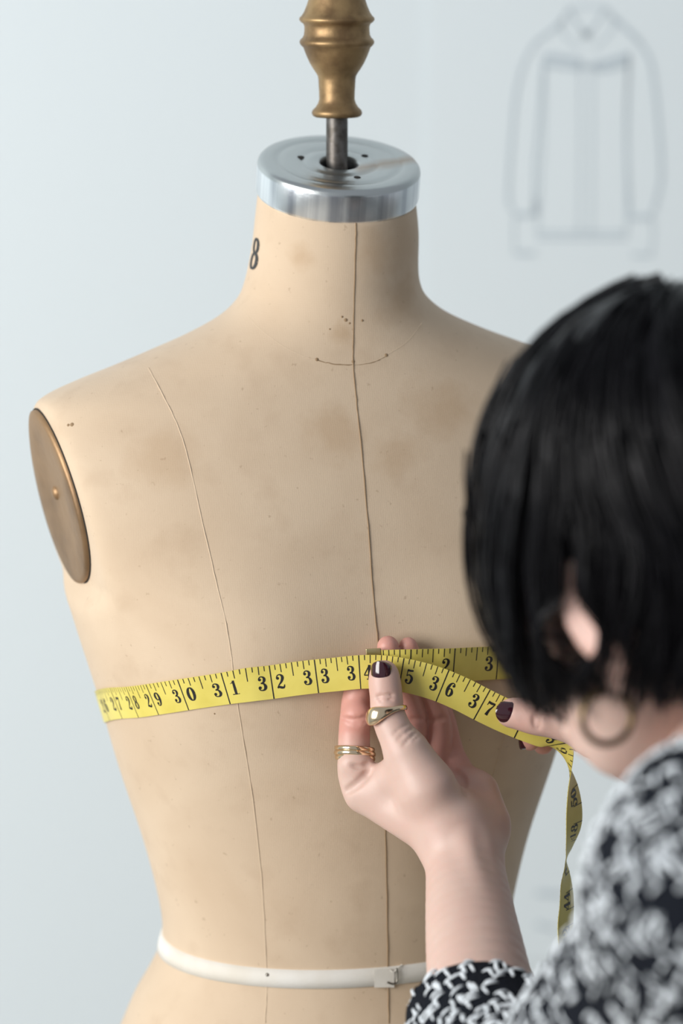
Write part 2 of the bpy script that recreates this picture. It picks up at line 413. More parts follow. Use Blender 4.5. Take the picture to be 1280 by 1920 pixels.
WALL_Y = 0.60
def sketch():
    """Large sheet of paper on the wall with a pencil drawing of a shirt."""
    Y = WALL_Y-0.003
    a, c = P(803, -160, Y), P(1560, 1800, Y)
    root = empty('sketch_sheet', (a[0], Y, c[2]), 'pale paper sheet on the back wall with faint drawing of a collared shirt', 'drawing')
    b = MB(); b.box(((a[0]+c[0])/2, Y+0.0012, (a[2]+c[2])/2), ((c[0]-a[0])/2, 0.0006, (a[2]-c[2])/2))
    b.build('paper', M['paper'], root, smooth=False)
    lines = [
        ('collar_line', [(1066,16),(1100,13),(1136,15)], 1.3), ('collar_line', [(1066,16),(1080,44),(1098,68)], 1.4), ('collar_line', [(1136,15),(1118,42),(1099,70)], 1.2),
        ('collar_line', [(1066,18),(1052,40),(1054,62),(1086,92)], 0.8), ('collar_line', [(1138,17),(1150,44),(1140,66),(1112,92)], 0.8),
        ('collar_knot', [(1096,58),(1099,66),(1100,73)], 4.2),
        ('shoulder_line', [(1056,38),(1030,60),(1006,78)], 2.0), ('shoulder_line', [(1146,30),(1172,54),(1197,78)], 2.4),
        ('sleeve_line', [(1006,76),(982,118),(966,180),(956,290),(952,370),(960,396)], 1.5),
        ('sleeve_line', [(1018,112),(1010,220),(1002,310),(1000,392)], 1.0),
        ('sleeve_line', [(1196,76),(1220,122),(1232,220),(1238,330),(1224,398)], 1.7),
        ('sleeve_line', [(1178,110),(1174,240),(1176,330),(1180,398)], 1.0),
        ('body_line', [(1020,100),(1018,250),(1010,380),(1006,440)], 0.6), ('body_line', [(1178,100),(1172,250),(1174,380),(1174,440)], 0.6),
        ('yoke_line', [(1022,106),(1060,110),(1090,118)], 4.0), ('yoke_line', [(1024,122),(1060,126),(1086,128)], 3.0),
        ('yoke_line', [(1112,122),(1140,116),(1178,104)], 4.2), ('yoke_line', [(1116,132),(1140,130),(1176,120)], 2.6), ('yoke_line', [(1086,124),(1100,126),(1116,126)], 3.0),
        ('placket_line', [(1086,130),(1086,280),(1084,440)], 0.6), ('placket_line', [(1110,130),(1109,280),(1108,440)], 0.6),
        ('hem_line', [(1006,436),(1090,436),(1174,436)], 1.6), ('hem_line', [(1006,447),(1090,448),(1174,447)], 1.6),
        ('cuff_line', [(964,402),(984,404),(1004,400)], 3.0), ('cuff_line', [(964,474),(984,476),(1002,474)], 2.6), ('cuff_line', [(1003,372),(1003,402)], 1.8),
        ('cuff_line', [(1178,408),(1200,408),(1222,406)], 3.0), ('cuff_line', [(1184,478),(1202,479),(1220,478)], 2.0),
        ('cuff_line', [(964,404),(962,440),(964,474)], 0.7), ('cuff_line', [(1222,408),(1224,440),(1220,478)], 0.7),
        ('note_mark', [(1005,1675),(1028,1676),(1052,1678)], 3.4), ('note_mark', [(1004,1732),(1022,1738),(1040,1742)], 2.6),
    ]
    for nm, pts, wd in lines:
        q = catmull([P(x, y, Y-0.0002) for x, y in pts], 6); h = wd*0.75/2.65/1000*2
        t = np.gradient(q, axis=0); t /= np.linalg.norm(t, axis=1)[:, None]; s = np.stack([-t[:, 2], 0*t[:, 0], t[:, 0]], 1)
        g = MB(); g.grid(np.stack([q-s*h, q+s*h], 1)); g.build(nm, M['pencil'], root, smooth=False)
sketch()

# ================================================================== the dress form
YAW = math.radians(14.0); CY, SY = math.cos(YAW), math.sin(YAW)
def loc2w(p): p = np.asarray(p, float); return np.stack([p[..., 0]*CY-p[..., 1]*SY, p[..., 0]*SY+p[..., 1]*CY, p[..., 2]], -1)
def w2loc(p): p = np.asarray(p, float); return np.stack([p[..., 0]*CY+p[..., 1]*SY, -p[..., 0]*SY+p[..., 1]*CY, p[..., 2]], -1)

# z, half width, front depth, back depth, exponent
SEC = np.array([
 (0.735, .1640, .106, .122, 2.25), (0.800, .1560, .107, .122, 2.25), (0.845, .1400, .104, .114, 2.2), (0.871, .1290, .100, .106, 2.2), (0.892, .1205, .095, .098, 2.15),
 (0.910, .1110, .088, .088, 2.1), (0.924, .1050, .0845, .082, 2.1), (0.938, .1040, .084, .080, 2.1), (0.957, .1070, .085, .082, 2.1), (0.989, .1150, .088, .088, 2.1),
 (1.034, .1290, .095, .094, 2.2), (1.073, .1395, .101, .098, 2.3), (1.108, .1500, .104, .102, 2.35), (1.141, .1605, .102, .106, 2.35), (1.165, .1740, .094, .108, 2.3),
 (1.190, .1850, .089, .107, 2.25), (1.213, .1890, .083, .101, 2.15), (1.232, .1860, .076, .092, 2.05), (1.245, .1800, .070, .083, 2.0), (1.2535, .1700, .0665, .076, 2.0),
 (1.2610, .1530, .0635, .070, 2.0), (1.2690, .1310, .0605, .065, 2.0), (1.2770, .1100, .058, .061, 2.0), (1.2860, .0870, .055, .0575, 2.0), (1.2960, .0665, .0525, .0545, 2.0),
 (1.3060, .0548, .0505, .0515, 2.0), (1.3160, .0503, .0490, .0495, 2.0), (1.3300, .0482, .0475, .0480, 2.0), (1.3480, .0470, .0462, .0465, 2.0), (1.3660, .0450, .0450, .0450, 2.0)])
PLX, PLZ, PLS, PLF = 0.1630, 1.1965, 0.228, 0.12            # shoulder plate plane: |x| = PLX + PLS*(z-PLZ)
BUST = (0.074, 1.108, 0.0115, 0.056, 0.062)
NECK_TILT = math.tan(math.radians(16))

def form_point(sec, phi):
    """phi = 0 at the front, growing towards the wearer's left (+x)."""
    z, a, bf, bb, n = sec
    s, c = math.sin(phi), math.cos(phi)
    x = a*math.copysign(abs(s)**(2/n), s); y = -math.copysign(abs(c)**(2/n), c)*(bf if c > 0 else bb)
    if c > 0:
        bx, bz, am, sx, sz = BUST; dz = (z-bz); g = 0
        szz = sz if dz > 0 else sz*0.72
        for sg in (-1, 1): g += math.exp(-((x-sg*bx)/sx)**2-(dz/szz)**2)
        y -= am*g*min(1, c*1.6)
    lim = PLX+PLS*(z-PLZ)+PLF*y+max(0, 1.147-z)*0.9; k = 0.007
    if z > 1.05:                                     # soft clamp against the shoulder plate plane
        h = max(0, min(1, 0.5+0.5*(abs(x)-lim)/k)); ax = abs(x)*(1-h)+lim*h-k*h*(1-h); x = math.copysign(ax, x)
    t = max(0, min(1, (z-1.30)/0.066)); t = t*t*(3-2*t)
    x -= 0.0028*math.exp(-((z-1.312)/0.022)**2)            # the old neck leans a little
    return (x, y, z+y*NECK_TILT*t)
sec_f = catmull(SEC, 7)
NPH = 144
def build_form():
    root = empty('dress_form', (0, 0, 0), 'tan canvas dress form with gold finial and metal neck cap', 'dress form', rz=YAW)
    g = np.array([[form_point(s, 2*math.pi*j/NPH) for j in range(NPH)] for s in sec_f])
    b = MB(); b.grid(g, closed_v=True)
    n = len(b.v[0]); b.f.append(tuple(range(NPH))); b.f.append(tuple(n-NPH+i for i in reversed(range(NPH))))
    b.f = [tuple(reversed(q)) for q in b.f]
    st = [((0.030, -0.042, 1.312), 0.022, 0.34, 70), ((0.012, -0.047, 1.335), 0.018, 0.24, 80), ((0.034, -0.036, 1.340), 0.022, 0.22, 60),
          ((-0.02, -0.07, 1.238), 0.020, 0.28, 60), ((0.045, -0.066, 1.250), 0.024, 0.30, 60), ((0.015, -0.075, 1.225), 0.018, 0.26, 70),
          ((-0.035, -0.04, 1.335), 0.012, 0.3, 80), ((-0.035, -0.10, 0.915), 0.012, 0.3, 90), ((0.0, -0.09, 1.262), 0.012, 0.3, 90),
          ((-0.115, -0.06, 1.225), 0.022, 0.22, 60), ((-0.010, -0.049, 1.290), 0.010, 0.32, 120)]
    M['canvas'] = make_canvas(st)
    body = b.build('body', M['canvas'], root, world=False)
    return root, body, b
form, form_body, fb = build_form()
FV = [Vector(v) for v in loc2w(fb.v[0])]
BVH = BVHTree.FromPolygons(FV, fb.f)
def hit(px, py):
    o, d = ray(px, py); r = BVH.ray_cast(o, d)
    return (np.array(r[0]), np.array(r[1])) if r[0] is not None else None
def hit_path(px, off=0.0, sub=5):
    """Curve drawn over the cloth through marks seen at these spots."""
    q = [hit(*p) for p in px]; q = [p for p in q if p is not None]
    c = catmull([p for p, n in q], sub); out = []
    for p in c:
        r = BVH.find_nearest(Vector(p)); nn = np.array(r[1]); nn = nn if nn@(CAM-p) > 0 else -nn
        out.append(np.array(r[0])+nn*off)
    return np.array(out)
def seam(name, px, r, m, off=-0.0001, mirror=False, wob=0.0):
    q = hit_path(px, off); 
    if wob: q = q+rng.normal(0, wob, q.shape)
    b = MB(); b.tube(q, r, 5); o = b.build(name, M[m], form)
    if mirror:
        l = w2loc(q); l[:, 0] *= -1; b = MB(); b.tube(loc2w(l), r, 5); b.build(name, M[m], form)
seam('center_seam', [(667,418),(667,440),(666,480),(664,560),(662,640),(662,684),(667,740),(672,790),(683,900),(694,1040),(702,1140),(708,1200),(713,1290),(717,1400),(722,1540),(725,1680),(727,1830),(729,1919)], 0.00036, 'thread', off=0.0001, wob=0.00008)
seam('princess_seam', [(262,652),(278,690),(302,735),(326,782),(345,832),(361,895),(384,1000),(405,1090),(424,1170),(436,1250),(448,1335),(460,1410),(474,1500),(486,1600),(494,1700),(499,1800),(500,1860),(497,1918)], 0.00040, 'lthread', mirror=True, wob=0.00008)
seam('neckline_seam', [(446,566),(476,606),(520,642),(560,664),(590,674),(622,682),(662,684),(700,678),(728,664),(764,640),(790,606)], 0.00022, 'lthread')
seam('neckline_stitch', [(594,675),(622,682),(660,684),(700,679),(724,668)], 0.0003, 'thread', wob=0.00015)
for (x, y, r) in [(594,674,.0014),(662,678,.0013),(724,666,.0014),(648,600,.0014),(641,594,.0009),(679,601,.0010),(655,606,.0008),(135,796,.0016),(128,797,.0012),(618,617,.0007),
                  (402,1338,.0007),(378,1829,.0008)]:
    h = hit(x, y)
    if h:
        p, n = h; q = Vector(n).to_track_quat('Z', 'Y').to_matrix().to_4x4(); q.translation = Vector(p)
        b = MB(); b.lathe([(0, 0.0003), (r*0.6, 0.0002), (r, -0.0003)], 9, q); b.build('stain_spot', M['thread'], form)

def stroke_mesh(strokes, place, name, m, parent):
    """Flat lettering: strokes are rows of (x, y, width); place() maps x, y onto the surface."""
    b = MB()
    for s in strokes:
        if s[0] == 'ball':
            _, x, y, r = s; a = np.linspace(0, 2*math.pi, 12, endpoint=False)
            v = [place(x, y)]+[place(x+r*math.cos(t), y+r*math.sin(t)) for t in a]
            b.add(v, [(0, 1+i, 1+(i+1) % 12) for i in range(12)]); continue
        q = catmull(s, 5); t = np.gradient(q[:, :2], axis=0); t /= np.linalg.norm(t, axis=1)[:, None]+1e-9
        nn = np.stack([-t[:, 1], t[:, 0]], 1)*np.maximum(q[:, 2:], 0.03)/2
        L, R = q[:, :2]+nn, q[:, :2]-nn
        b.grid(np.array([[place(*l), place(*r)] for l, r in zip(L, R)]))
    return b.build(name, M[m], parent, smooth=False)
def loop(cx, cy, rx, ry, wt, ws, n=16):
    return [(cx+rx*math.cos(a), cy+ry*math.sin(a), ws+(wt-ws)*abs(math.cos(a))) for a in np.linspace(0, 2*math.pi, n+1)]
DIG = {
 '0': [loop(.30, .50, .20, .46, .20, .07)],
 '1': [[(.33, .02, .19), (.33, .5, .19), (.33, .99, .19)], [(.36, .97, .05), (.24, .86, .09), (.10, .80, .07)], [(.10, .03, .07), (.33, .03, .07), (.56, .03, .07)]],
 '2': [('ball', .14, .73, .10), [(.06, .74, .06), (.14, .91, .07), (.30, .96, .08), (.44, .86, .16), (.46, .70, .19), (.36, .48, .14), (.18, .28, .08), (.07, .10, .07)],
       [(.05, .09, .10), (.18, .13, .15), (.34, .07, .16), (.48, .08, .12), (.54, .26, .05)]],
 '3': [('ball', .14, .77, .095), [(.07, .79, .06), (.15, .93, .07), (.28, .96, .08), (.41, .88, .14), (.43, .73, .18), (.36, .58, .12), (.20, .52, .07)],
       [(.20, .52, .07), (.38, .48, .11), (.48, .28, .19), (.42, .10, .15), (.28, .04, .08), (.13, .08, .07), (.05, .22, .06)], ('ball', .13, .23, .10)],
 '4': [[(.40, .02, .18), (.40, .5, .18), (.40, .99, .18)], [(.40, .97, .09), (.22, .64, .08), (.04, .32, .07)], [(.03, .30, .075), (.30, .30, .075), (.60, .30, .075)], [(.22, .03, .07), (.40, .03, .07), (.58, .03, .07)]],
 '5': [[(.11, .93, .14), (.3, .91, .14), (.50, .94, .12)], [(.12, .96, .07), (.12, .75, .06), (.11, .52, .06)],
       [(.11, .52, .06), (.22, .61, .07), (.34, .60, .10), (.47, .46, .17), (.48, .28, .19), (.41, .10, .14), (.28, .04, .08), (.13, .09, .07), (.05, .22, .06)], ('ball', .13, .23, .10)],
 '6': [[(.50, .80, .06), (.42, .93, .07), (.30, .96, .08), (.18, .82, .14), (.12, .50, .20), (.17, .15, .15), (.30, .04, .08), (.42, .10, .14), (.48, .29, .19), (.42, .48, .13), (.31, .56, .07), (.18, .46, .06)], ('ball', .43, .79, .09)],
 '7': [[(.07, .90, .15), (.3, .88, .17), (.53, .92, .12)], [(.06, .99, .05), (.06, .82, .06), (.05, .68, .05)], [(.52, .90, .08), (.42, .64, .09), (.32, .38, .15), (.27, .02, .22)]],
 '8': [loop(.30, .745, .155, .215, .15, .07), loop(.30, .275, .19, .235, .17, .07)],
}
DIG['9'] = [(('ball', .6-s[1], 1-s[2], s[3]) if s[0] == 'ball' else [(.6-x, 1-y, w_) for x, y, w_ in s]) for s in DIG['6']]

def neck_mark():
    """The size numeral painted on the side of the neck."""
    h = hit(478, 476); p, n = h
    up = np.array([-0.03, 0, 1.0]); n = nrm(n*[1, 1, 0.2]); rt = nrm(np.cross(up, n)); up = nrm(np.cross(n, rt))
    def place(x, y):
        q = p+rt*(x-.3)*0.024+up*(y-.5)*0.0185
        r = BVH.find_nearest(Vector(q)); nn = np.array(r[1]); nn = nn if nn@n > 0 else -nn
        return np.array(r[0])+nn*0.00035
    stroke_mesh(DIG['8'], place, 'size_numeral', 'ink', form)['label'] = 'black painted numeral 8 on the neck'
neck_mark()

def form_fittings():
    # shoulder plates
    for sg in (-1, 1):
        ux = nrm([sg*PLS, 0, 1.0]); uy = nrm([sg*PLF, 1.0, 0]); nn = nrm(np.cross(uy, ux))
        nn = nn if nn[0]*sg > 0 else -nn
        c = np.array([sg*PLX, 0.002, PLZ])+nn*0.0004
        def ring(s, off): return [c+ux*0.0515*s*math.cos(a)+uy*((0.0345 if math.sin(a) > 0 else 0.0445)*s)*math.sin(a)*(1-0.10*math.cos(a))+nn*off for a in np.linspace(0, 2*math.pi, 60, endpoint=False)]
        gap = MB(); gap.grid(np.array([ring(1.0, 0.0002), ring(1.010, 0.0006), ring(1.016, 0.0)]), closed_v=True); gap.build('plate_edge', M['black'], form, world=False)
        b = MB(); b.grid(np.array([ring(1.0, 0.0), ring(0.995, 0.0022), ring(0.93, 0.0030), ring(0.7, 0.0026), ring(0.4, 0.0014), ring(0.06, 0.0010), ring(0.001, 0.0010)]), closed_v=True)
        o = b.build('shoulder_plate', M['plate'], form, world=False); o['label'] = 'gold painted shoulder plate closing the armhole'
        R = Matrix((Vector(uy), Vector(np.cross(nn, uy)), Vector(nn))).transposed().to_4x4(); R.translation = Vector(c+ux*0.002+nn*0.001)
        s = MB(); s.lathe([(0, .0022), (.0022, .0020), (.0036, .0012), (.0042, 0)], 16, R); s.build('screw', M['plate'], o, world=False)
    # metal neck cap, tilted with the neck
    tl = Matrix.Rotation(math.radians(16), 4, 'X'); tl.translation = Vector((0, 0, 1.3645))
    b = MB(); R0 = 0.0468
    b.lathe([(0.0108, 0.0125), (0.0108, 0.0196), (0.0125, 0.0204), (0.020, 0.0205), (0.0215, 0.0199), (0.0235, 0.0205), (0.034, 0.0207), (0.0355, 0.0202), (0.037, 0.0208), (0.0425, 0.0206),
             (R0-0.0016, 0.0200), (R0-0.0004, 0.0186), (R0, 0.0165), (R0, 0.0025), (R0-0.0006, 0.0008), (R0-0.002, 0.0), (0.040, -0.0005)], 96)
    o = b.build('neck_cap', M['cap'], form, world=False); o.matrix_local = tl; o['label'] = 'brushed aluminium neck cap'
    d = MB(); d.lathe([(0, 0.0126), (0.0107, 0.0126)], 32); q = d.build('center_hole', M['black'], o, world=False)
    for (x, y) in ((-0.0205, 0.0090), (0.0172, 0.0090), (0.0045, -0.0250)):
        T = Matrix.Translation((x, y, 0.0206)); d = MB(); d.lathe([(0, 0.0003), (0.0015, 0.0003), (0.0021, 0.0)], 12, T); d.build('screw_hole', M['black'], o, world=False)
    # steel rod and turned finial
    b = MB(); b.lathe([(0.0062, 0.02), (0.0062, 1.412)], 32); b.build('rod', M['rod'], form, world=False)
    px = [(219,20),(218.5,41),(216,45.5),(211,47.5),(206,46),(200,40),(193,35.5),(185,33.2),(172,33.6),(158,34.4),(149,34.8),(142,36),(136,39.5),(128,45),(118,51),(106,56.5),(96,60.5),(89,63),(86,66.5),(82,69.5),(78,70),(74,68),(71,64.5),
          (66,62),(58,61),(50,61),(45,63),(42,67.5),(38,70.5),(34,70),(30,66),(24,62),(12,57),(0,53),(-14,48.5),(-30,43),(-46,35),(-58,27),(-64,22),(-68,24),(-74,27),(-82,26),(-90,20),(-96,10),(-98,0.01)]
    prof = [(r/3.288/1000, 1.4093+(219-y)/3.28/1000) for y, r in px]
    b = MB(); b.lathe(prof, 72); o = b.build('finial', M['gold'], form, world=False); o['label'] = 'turned finial painted gold'
    # stand below the torso
    b = MB(); b.lathe([(0, 0.739), (0.10, 0.739), (0.10, 0.70), (0.03, 0.68), (0.016, 0.66), (0.016, 0.10), (0.03, 0.08), (0.05, 0.06)], 32); b.build('stand_pole', M['rod'], form, world=False)
    for k in range(4):
        a = math.pi/4+k*math.pi/2; q = catmull([(0.02*math.cos(a), 0.02*math.sin(a), 0.10), (0.14*math.cos(a), 0.14*math.sin(a), 0.085), (0.28*math.cos(a), 0.28*math.sin(a), 0.018)], 6)
        b = MB(); b.tube(q, 0.016, 8); b.build('stand_leg', M['rod'], form, world=False)
    # waist tape
    zw = 0.9255
    def wz(phi): return zw-0.0005*math.cos(phi)
    top, bot = [], []
    for j in range(180):
        ph = 2*math.pi*j/180
        d = Vector((math.sin(ph+YAW), -math.cos(ph+YAW), 0))
        for lst, dz in ((top, 0.0052), (bot, -0.0052)):
            z = wz(ph)+dz; r = BVH.ray_cast(Vector((0, 0, z))+d*0.5, -d); lst.append(np.array(r[0])+np.array(d)*0.0009)
    top, bot = np.array(top), np.array(bot); dn = (top+bot)/2*[1, 1, 0]; dn /= np.linalg.norm(dn, axis=1)[:, None]
    b = MB(); b.grid(np.array([top-dn*0.002, top, (top+bot)/2+dn*0.0002, bot, bot-dn*0.002]), closed_v=True)
    o = b.build('waist_tape', M['twill'], form); o['label'] = 'white twill tape marking the waist'
    def wpt(px, py, off):
        p, n = hit(px, py); return p+nrm(n*[1, 1, 0])*off
    # join of the tape ends: folded end held by a bent pin, a pin head and loose threads
    b = MB(); e = [[wpt(x, y, 0.0017) for y in (1816, 1832, 1850)] for x in (700, 716, 728, 737)]; b.grid(np.array(e)); b.build('tape_end', M['twill'], o)
    b = MB(); b.tube(catmull([wpt(741, 1813, .0022), wpt(742, 1824, .0026), wpt(741, 1838, .0024), wpt(734, 1843, .0022), wpt(724, 1840, .002)], 5), 0.0006, 6); b.build('pin', M['pin'], o)
    b = MB(); b.tube(catmull([wpt(728, 1815, .002), wpt(735, 1820, .0026), wpt(742, 1814, .0022), wpt(752, 1808, .001)], 5), 0.0004, 5); b.build('loose_thread', M['twill'], o)
    p, n = hit(502, 1827); T = Vector(n).to_track_quat('Z', 'Y').to_matrix().to_4x4(); T.translation = Vector(p+n*0.0010)
    b = MB(); b.lathe([(0, .0009), (.0007, .0008), (.0011, 0.0002), (.0011, -.0003)], 12, T); b.build('pin_head', M['pin'], o)
form_fittings()

# ================================================================== the tape measure
TW = 0.0190
def build_tape():
    rows = []                                       # (pos, across, inch or None)
    up = np.array([0, 0, 1.0])
    def free(px, py, Y, A, inch=None): rows.append((P(px, py, Y), nrm(A), inch))
    # the starting end, lying on the fingers, then over the right bust
    free(690, 1252, -.1215, (0.03, 0, 1), 0.0)
    free(730, 1250, -.1220, (0.03, 0, 1)); free(769, 1249, -.1212, (0.02, 0, 1), 1.0); free(810, 1248, -.1165, (0.0, 0, 1)); free(850, 1247, -.1115, (0, 0, 1), 2.0)
    def free_over(px, py, Y, A, inch=None):
        h = hit(px, py); free(px, py, min(Y, h[0][1]-0.0014) if h else Y, A, inch)
    def on_form(px, py, inch=None, tilt=0.0, off=0.0010):
        h = hit(px, py)
        if h is None: return
        p, n = h; hn = nrm(n*[1, 1, 0]); A = nrm(up-n*(up@n)); A = nrm(A+np.cross(A, n)*tilt)
        rows.append((p+hn*off, A, inch))
    on_form(931, 1242, 3.0); on_form(985, 1240); on_form(1020, 1242)
    # around the back at the height reached on each side
    pr = w2loc(rows[-1][0]); hl = hit(206, 1320); pl = w2loc(hl[0])
    a0 = math.atan2(pr[0], -pr[1]); a1 = math.atan2(pl[0], -pl[1])+2*math.pi
    for t in np.linspace(0, 1, 42)[2:-1]:
        a = a0+(a1-a0)*t+YAW; z = pr[2]+(pl[2]-pr[2])*t-0.024*math.sin(math.pi*min(1, (1-t)/0.4))
        d = Vector((math.sin(a), -math.cos(a), 0)); r = BVH.ray_cast(Vector((0, 0, z))+d*0.5, -d)
        n = np.array(r[1]); n = n if n@np.array(d) > 0 else -n
        A = nrm(up-n*(up@n)); rows.append((np.array(r[0])+np.array(d)*0.001, A, None))
    for px, py, inch in [(206,1320,26.4),(221,1318,27.0),(251,1316,28.0),(288,1311,29.0),(345,1302,30.0),(424,1290,31.0)]:
        on_form(px, py, inch, 0.05)
    ya = rows[-1][0][1]; br = lambda t: ya+(-.1258-ya)*t-0.0008*math.sin(math.pi*t)
    free_over(466, 1284, br(0.168), (0.11, 0.02, 1)); free_over(509, 1279, br(0.340), (-0.02, 0, 1), 32.0); free_over(551, 1273, br(0.508), (-0.04, 0, 1)); free_over(593, 1268, br(0.676), (-0.05, 0, 1), 33.0)
    free_over(634, 1264, br(0.840), (-0.04, 0, 1)); free(674, 1260, -.1258, (-0.03, 0, 1), 34.0); free(714, 1260, -.1260, (0.02, 0, 1)); free(752, 1265, -.1275, (0.10, 0, 1), 35.0)
    free(792, 1274, -.1285, (0.22, 0, 1)); free(829, 1286, -.1285, (0.30, 0, 1), 36.0); free(868, 1303, -.1280, (0.33, 0, 1)); free(903, 1321, -.1272, (0.34, 0, 1), 37.0)
    free(940, 1339, -.1258, (0.36, 0, 1)); free(977, 1355, -.1248, (0.38, -0.03, 1), 38.0); free(1012, 1370, -.1240, (0.40, -0.20, 0.9)); free(1038, 1387, -.1220, (0.42, -0.55, 0.78))
    free(1056, 1410, -.1180, (0.30, -0.88, 0.30)); free(1066, 1440, -.1160, (0.0, -0.98, 0.12)); free(1073, 1480, -.1155, (-0.34, -0.93, 0.0)); free(1076, 1520, -.1155, (-0.50, -0.86, 0.0))
    free(1075, 1555, -.1155, (-0.48, -0.87, 0.05)); free(1067, 1590, -.116, (-0.26, -0.96, 0.1)); free(1060, 1618, -.117, (-0.10, -0.98, 0.0)); free(1060, 1650, -.117, (-0.32, -0.94, 0)); free(1062, 1690, -.117, (-0.45, -0.88, 0))
    free(1060, 1740, -.117, (-0.5, -0.85, 0)); free(1062, 1830, -.117, (-0.3, -0.95, 0)); free(1060, 1930, -.117, (0.2, -0.97, 0)); free(1058, 2050, -.117, (0.5, -0.86, 0))
    ctl = np.array([np.r_[p, A] for p, A, _ in rows]); SUB = 6
    q = catmull(ctl, SUB); pos, A = q[:, :3], q[:, 3:]
    T = np.gradient(pos, axis=0); T /= np.linalg.norm(T, axis=1)[:, None]
    A = A-T*(A*T).sum(1)[:, None]; A /= np.linalg.norm(A, axis=1)[:, None]; N = np.cross(T, A)
    arc = np.r_[0, np.cumsum(np.linalg.norm(np.diff(pos, axis=0), axis=1))]
    an = [(arc[i*SUB], r[2]) for i, r in enumerate(rows) if r[2] is not None]
    an.append((arc[-1], an[-1][1]+(arc[-1]-an[-1][0])/0.0254))
    inch = np.interp(arc, [a for a, _ in an], [b for _, b in an])
    root = empty('tape_measure', (0, 0, 0), 'yellow tape measure wrapped around the dress form bust', 'tape measure')
    h = 0.00018; w2 = TW/2
    b = MB(); b.grid(np.stack([pos+A*w2+N*h, pos-A*w2+N*h, pos-A*w2-N*h, pos+A*w2-N*h], 1), closed_v=True)
    strip = b.build('strip', M['tape'], root, smooth=False)
    md = strip.modifiers.new('s', 'EDGE_SPLIT'); md.split_angle = math.radians(50); strip.data.polygons.foreach_set('use_smooth', [True]*len(strip.data.polygons))
    def at(i, v, side=1):
        p = [np.interp(i, inch, pos[:, k]) for k in range(3)]; a = nrm([np.interp(i, inch, A[:, k]) for k in range(3)]); n = nrm([np.interp(i, inch, N[:, k]) for k in range(3)])
        return np.array(p)+a*(v-0.5)*TW+n*side*(h+0.00012)
    tick = MB(); bt = MB()
    def line(mb, i, v0, v1, wd, side=1):
        d = wd/2/25.4; vv = np.linspace(v0, v1, 3); mb.grid(np.array([[at(i-d, v, side), at(i+d, v, side)] for v in vv]))
    last = int(inch[-1])
    vis = lambda i: i < 5 or i > 25.5
    for e in range(1, last*8):
        i = e/8
        if e % 8 == 0: line(tick, i, 0.0, 1.0, 0.62)
        else: line(tick, i, 1-(0.40 if e % 4 == 0 else 0.245 if e % 2 == 0 else 0.15), 1.0, 0.46)
    tick.build('tick_marks', M['print'], strip, smooth=False)
    H = 0.44*TW; Wd = H*1.02
    def numeral(i, txt, x0, side=1):
        for k, ch in enumerate(txt):
            def place(x, y, k=k): return at(i+side*(x0[k]+(x-0.3)*Wd)/0.0254, 0.27+y*0.44, side)
            o = stroke_mesh(DIG[ch], place, 'numeral', 'print', strip)
    for i in range(1, last):
        if not vis(i): continue
        t = str(i); numeral(i, t, [-0.0050, 0.0050] if len(t) == 2 else [-0.0050])
    # the reverse side carries centimetres
    for c in range(int(37.5*2.54), int(inch[-1]*2.54)-1):
        i = c/2.54; line(bt, i, 0.0, 0.55, 0.4, -1)
        if c % 2 == 0: numeral(i+0.2, str(152-c)[:2], [-0.0026, 0.0026], -1)
    bt.build('reverse_tick_marks', M['print'], strip, smooth=False)
    # metal end clip
    p0, a0, n0, t0 = pos[0], A[0], N[0], T[0]
    Mx = Matrix((Vector(t0), Vector(a0), Vector(n0))).transposed().to_4x4()
    c = MB(); c.box(p0+t0*0.0035, (0.0042, TW/2+0.0012, 0.0006), Mx)
    o = c.build('end_clip', M['clip'], root, smooth=False); o['label'] = 'folded brass clip on the tape end'
    bv = o.modifiers.new('b', 'BEVEL'); bv.width = 0.0004; bv.segments = 2
build_tape()

# ================================================================== the person
PERSON = empty('person', (0.46, -0.62, 0.0), 'dark haired person in a black and white tweed jacket holding a tape measure', 'person')

SKIN_V, SKIN_F, SKIN_R = [], [], []
def add_skin(V, Q, flush):
    off = sum(len(v) for v in SKIN_V); SKIN_V.append(V); SKIN_F.append(Q+off); SKIN_R.append(flush)

def seg(rows):
    """rows of (px, py, Y, radius in mm) -> points, radii"""
    return np.array([P(r[0], r[1], r[2]) for r in rows]), np.array([r[3]/1000 for r in rows])
def falloff(V, c, r): return np.exp(-((V-c)**2).sum(1)/r**2)

def crease(F, px, r, k):
    pts = []
    for (x, y) in catmull(np.array(px, float), 4):
        for Y in np.arange(-.21, -.05, .0004):
            q = P(x, y, Y); i = np.round((q-F.lo)/F.h).astype(int)
            if (i >= 0).all() and (i < F.n).all() and F.f[tuple(i)] < 0: pts.append(P(x, y, Y-.0001)); break
    for a, b in zip(pts[:-1], pts[1:]):
        if np.linalg.norm(b-a) < 0.008: F.cutcap(a, b, r, r, k)

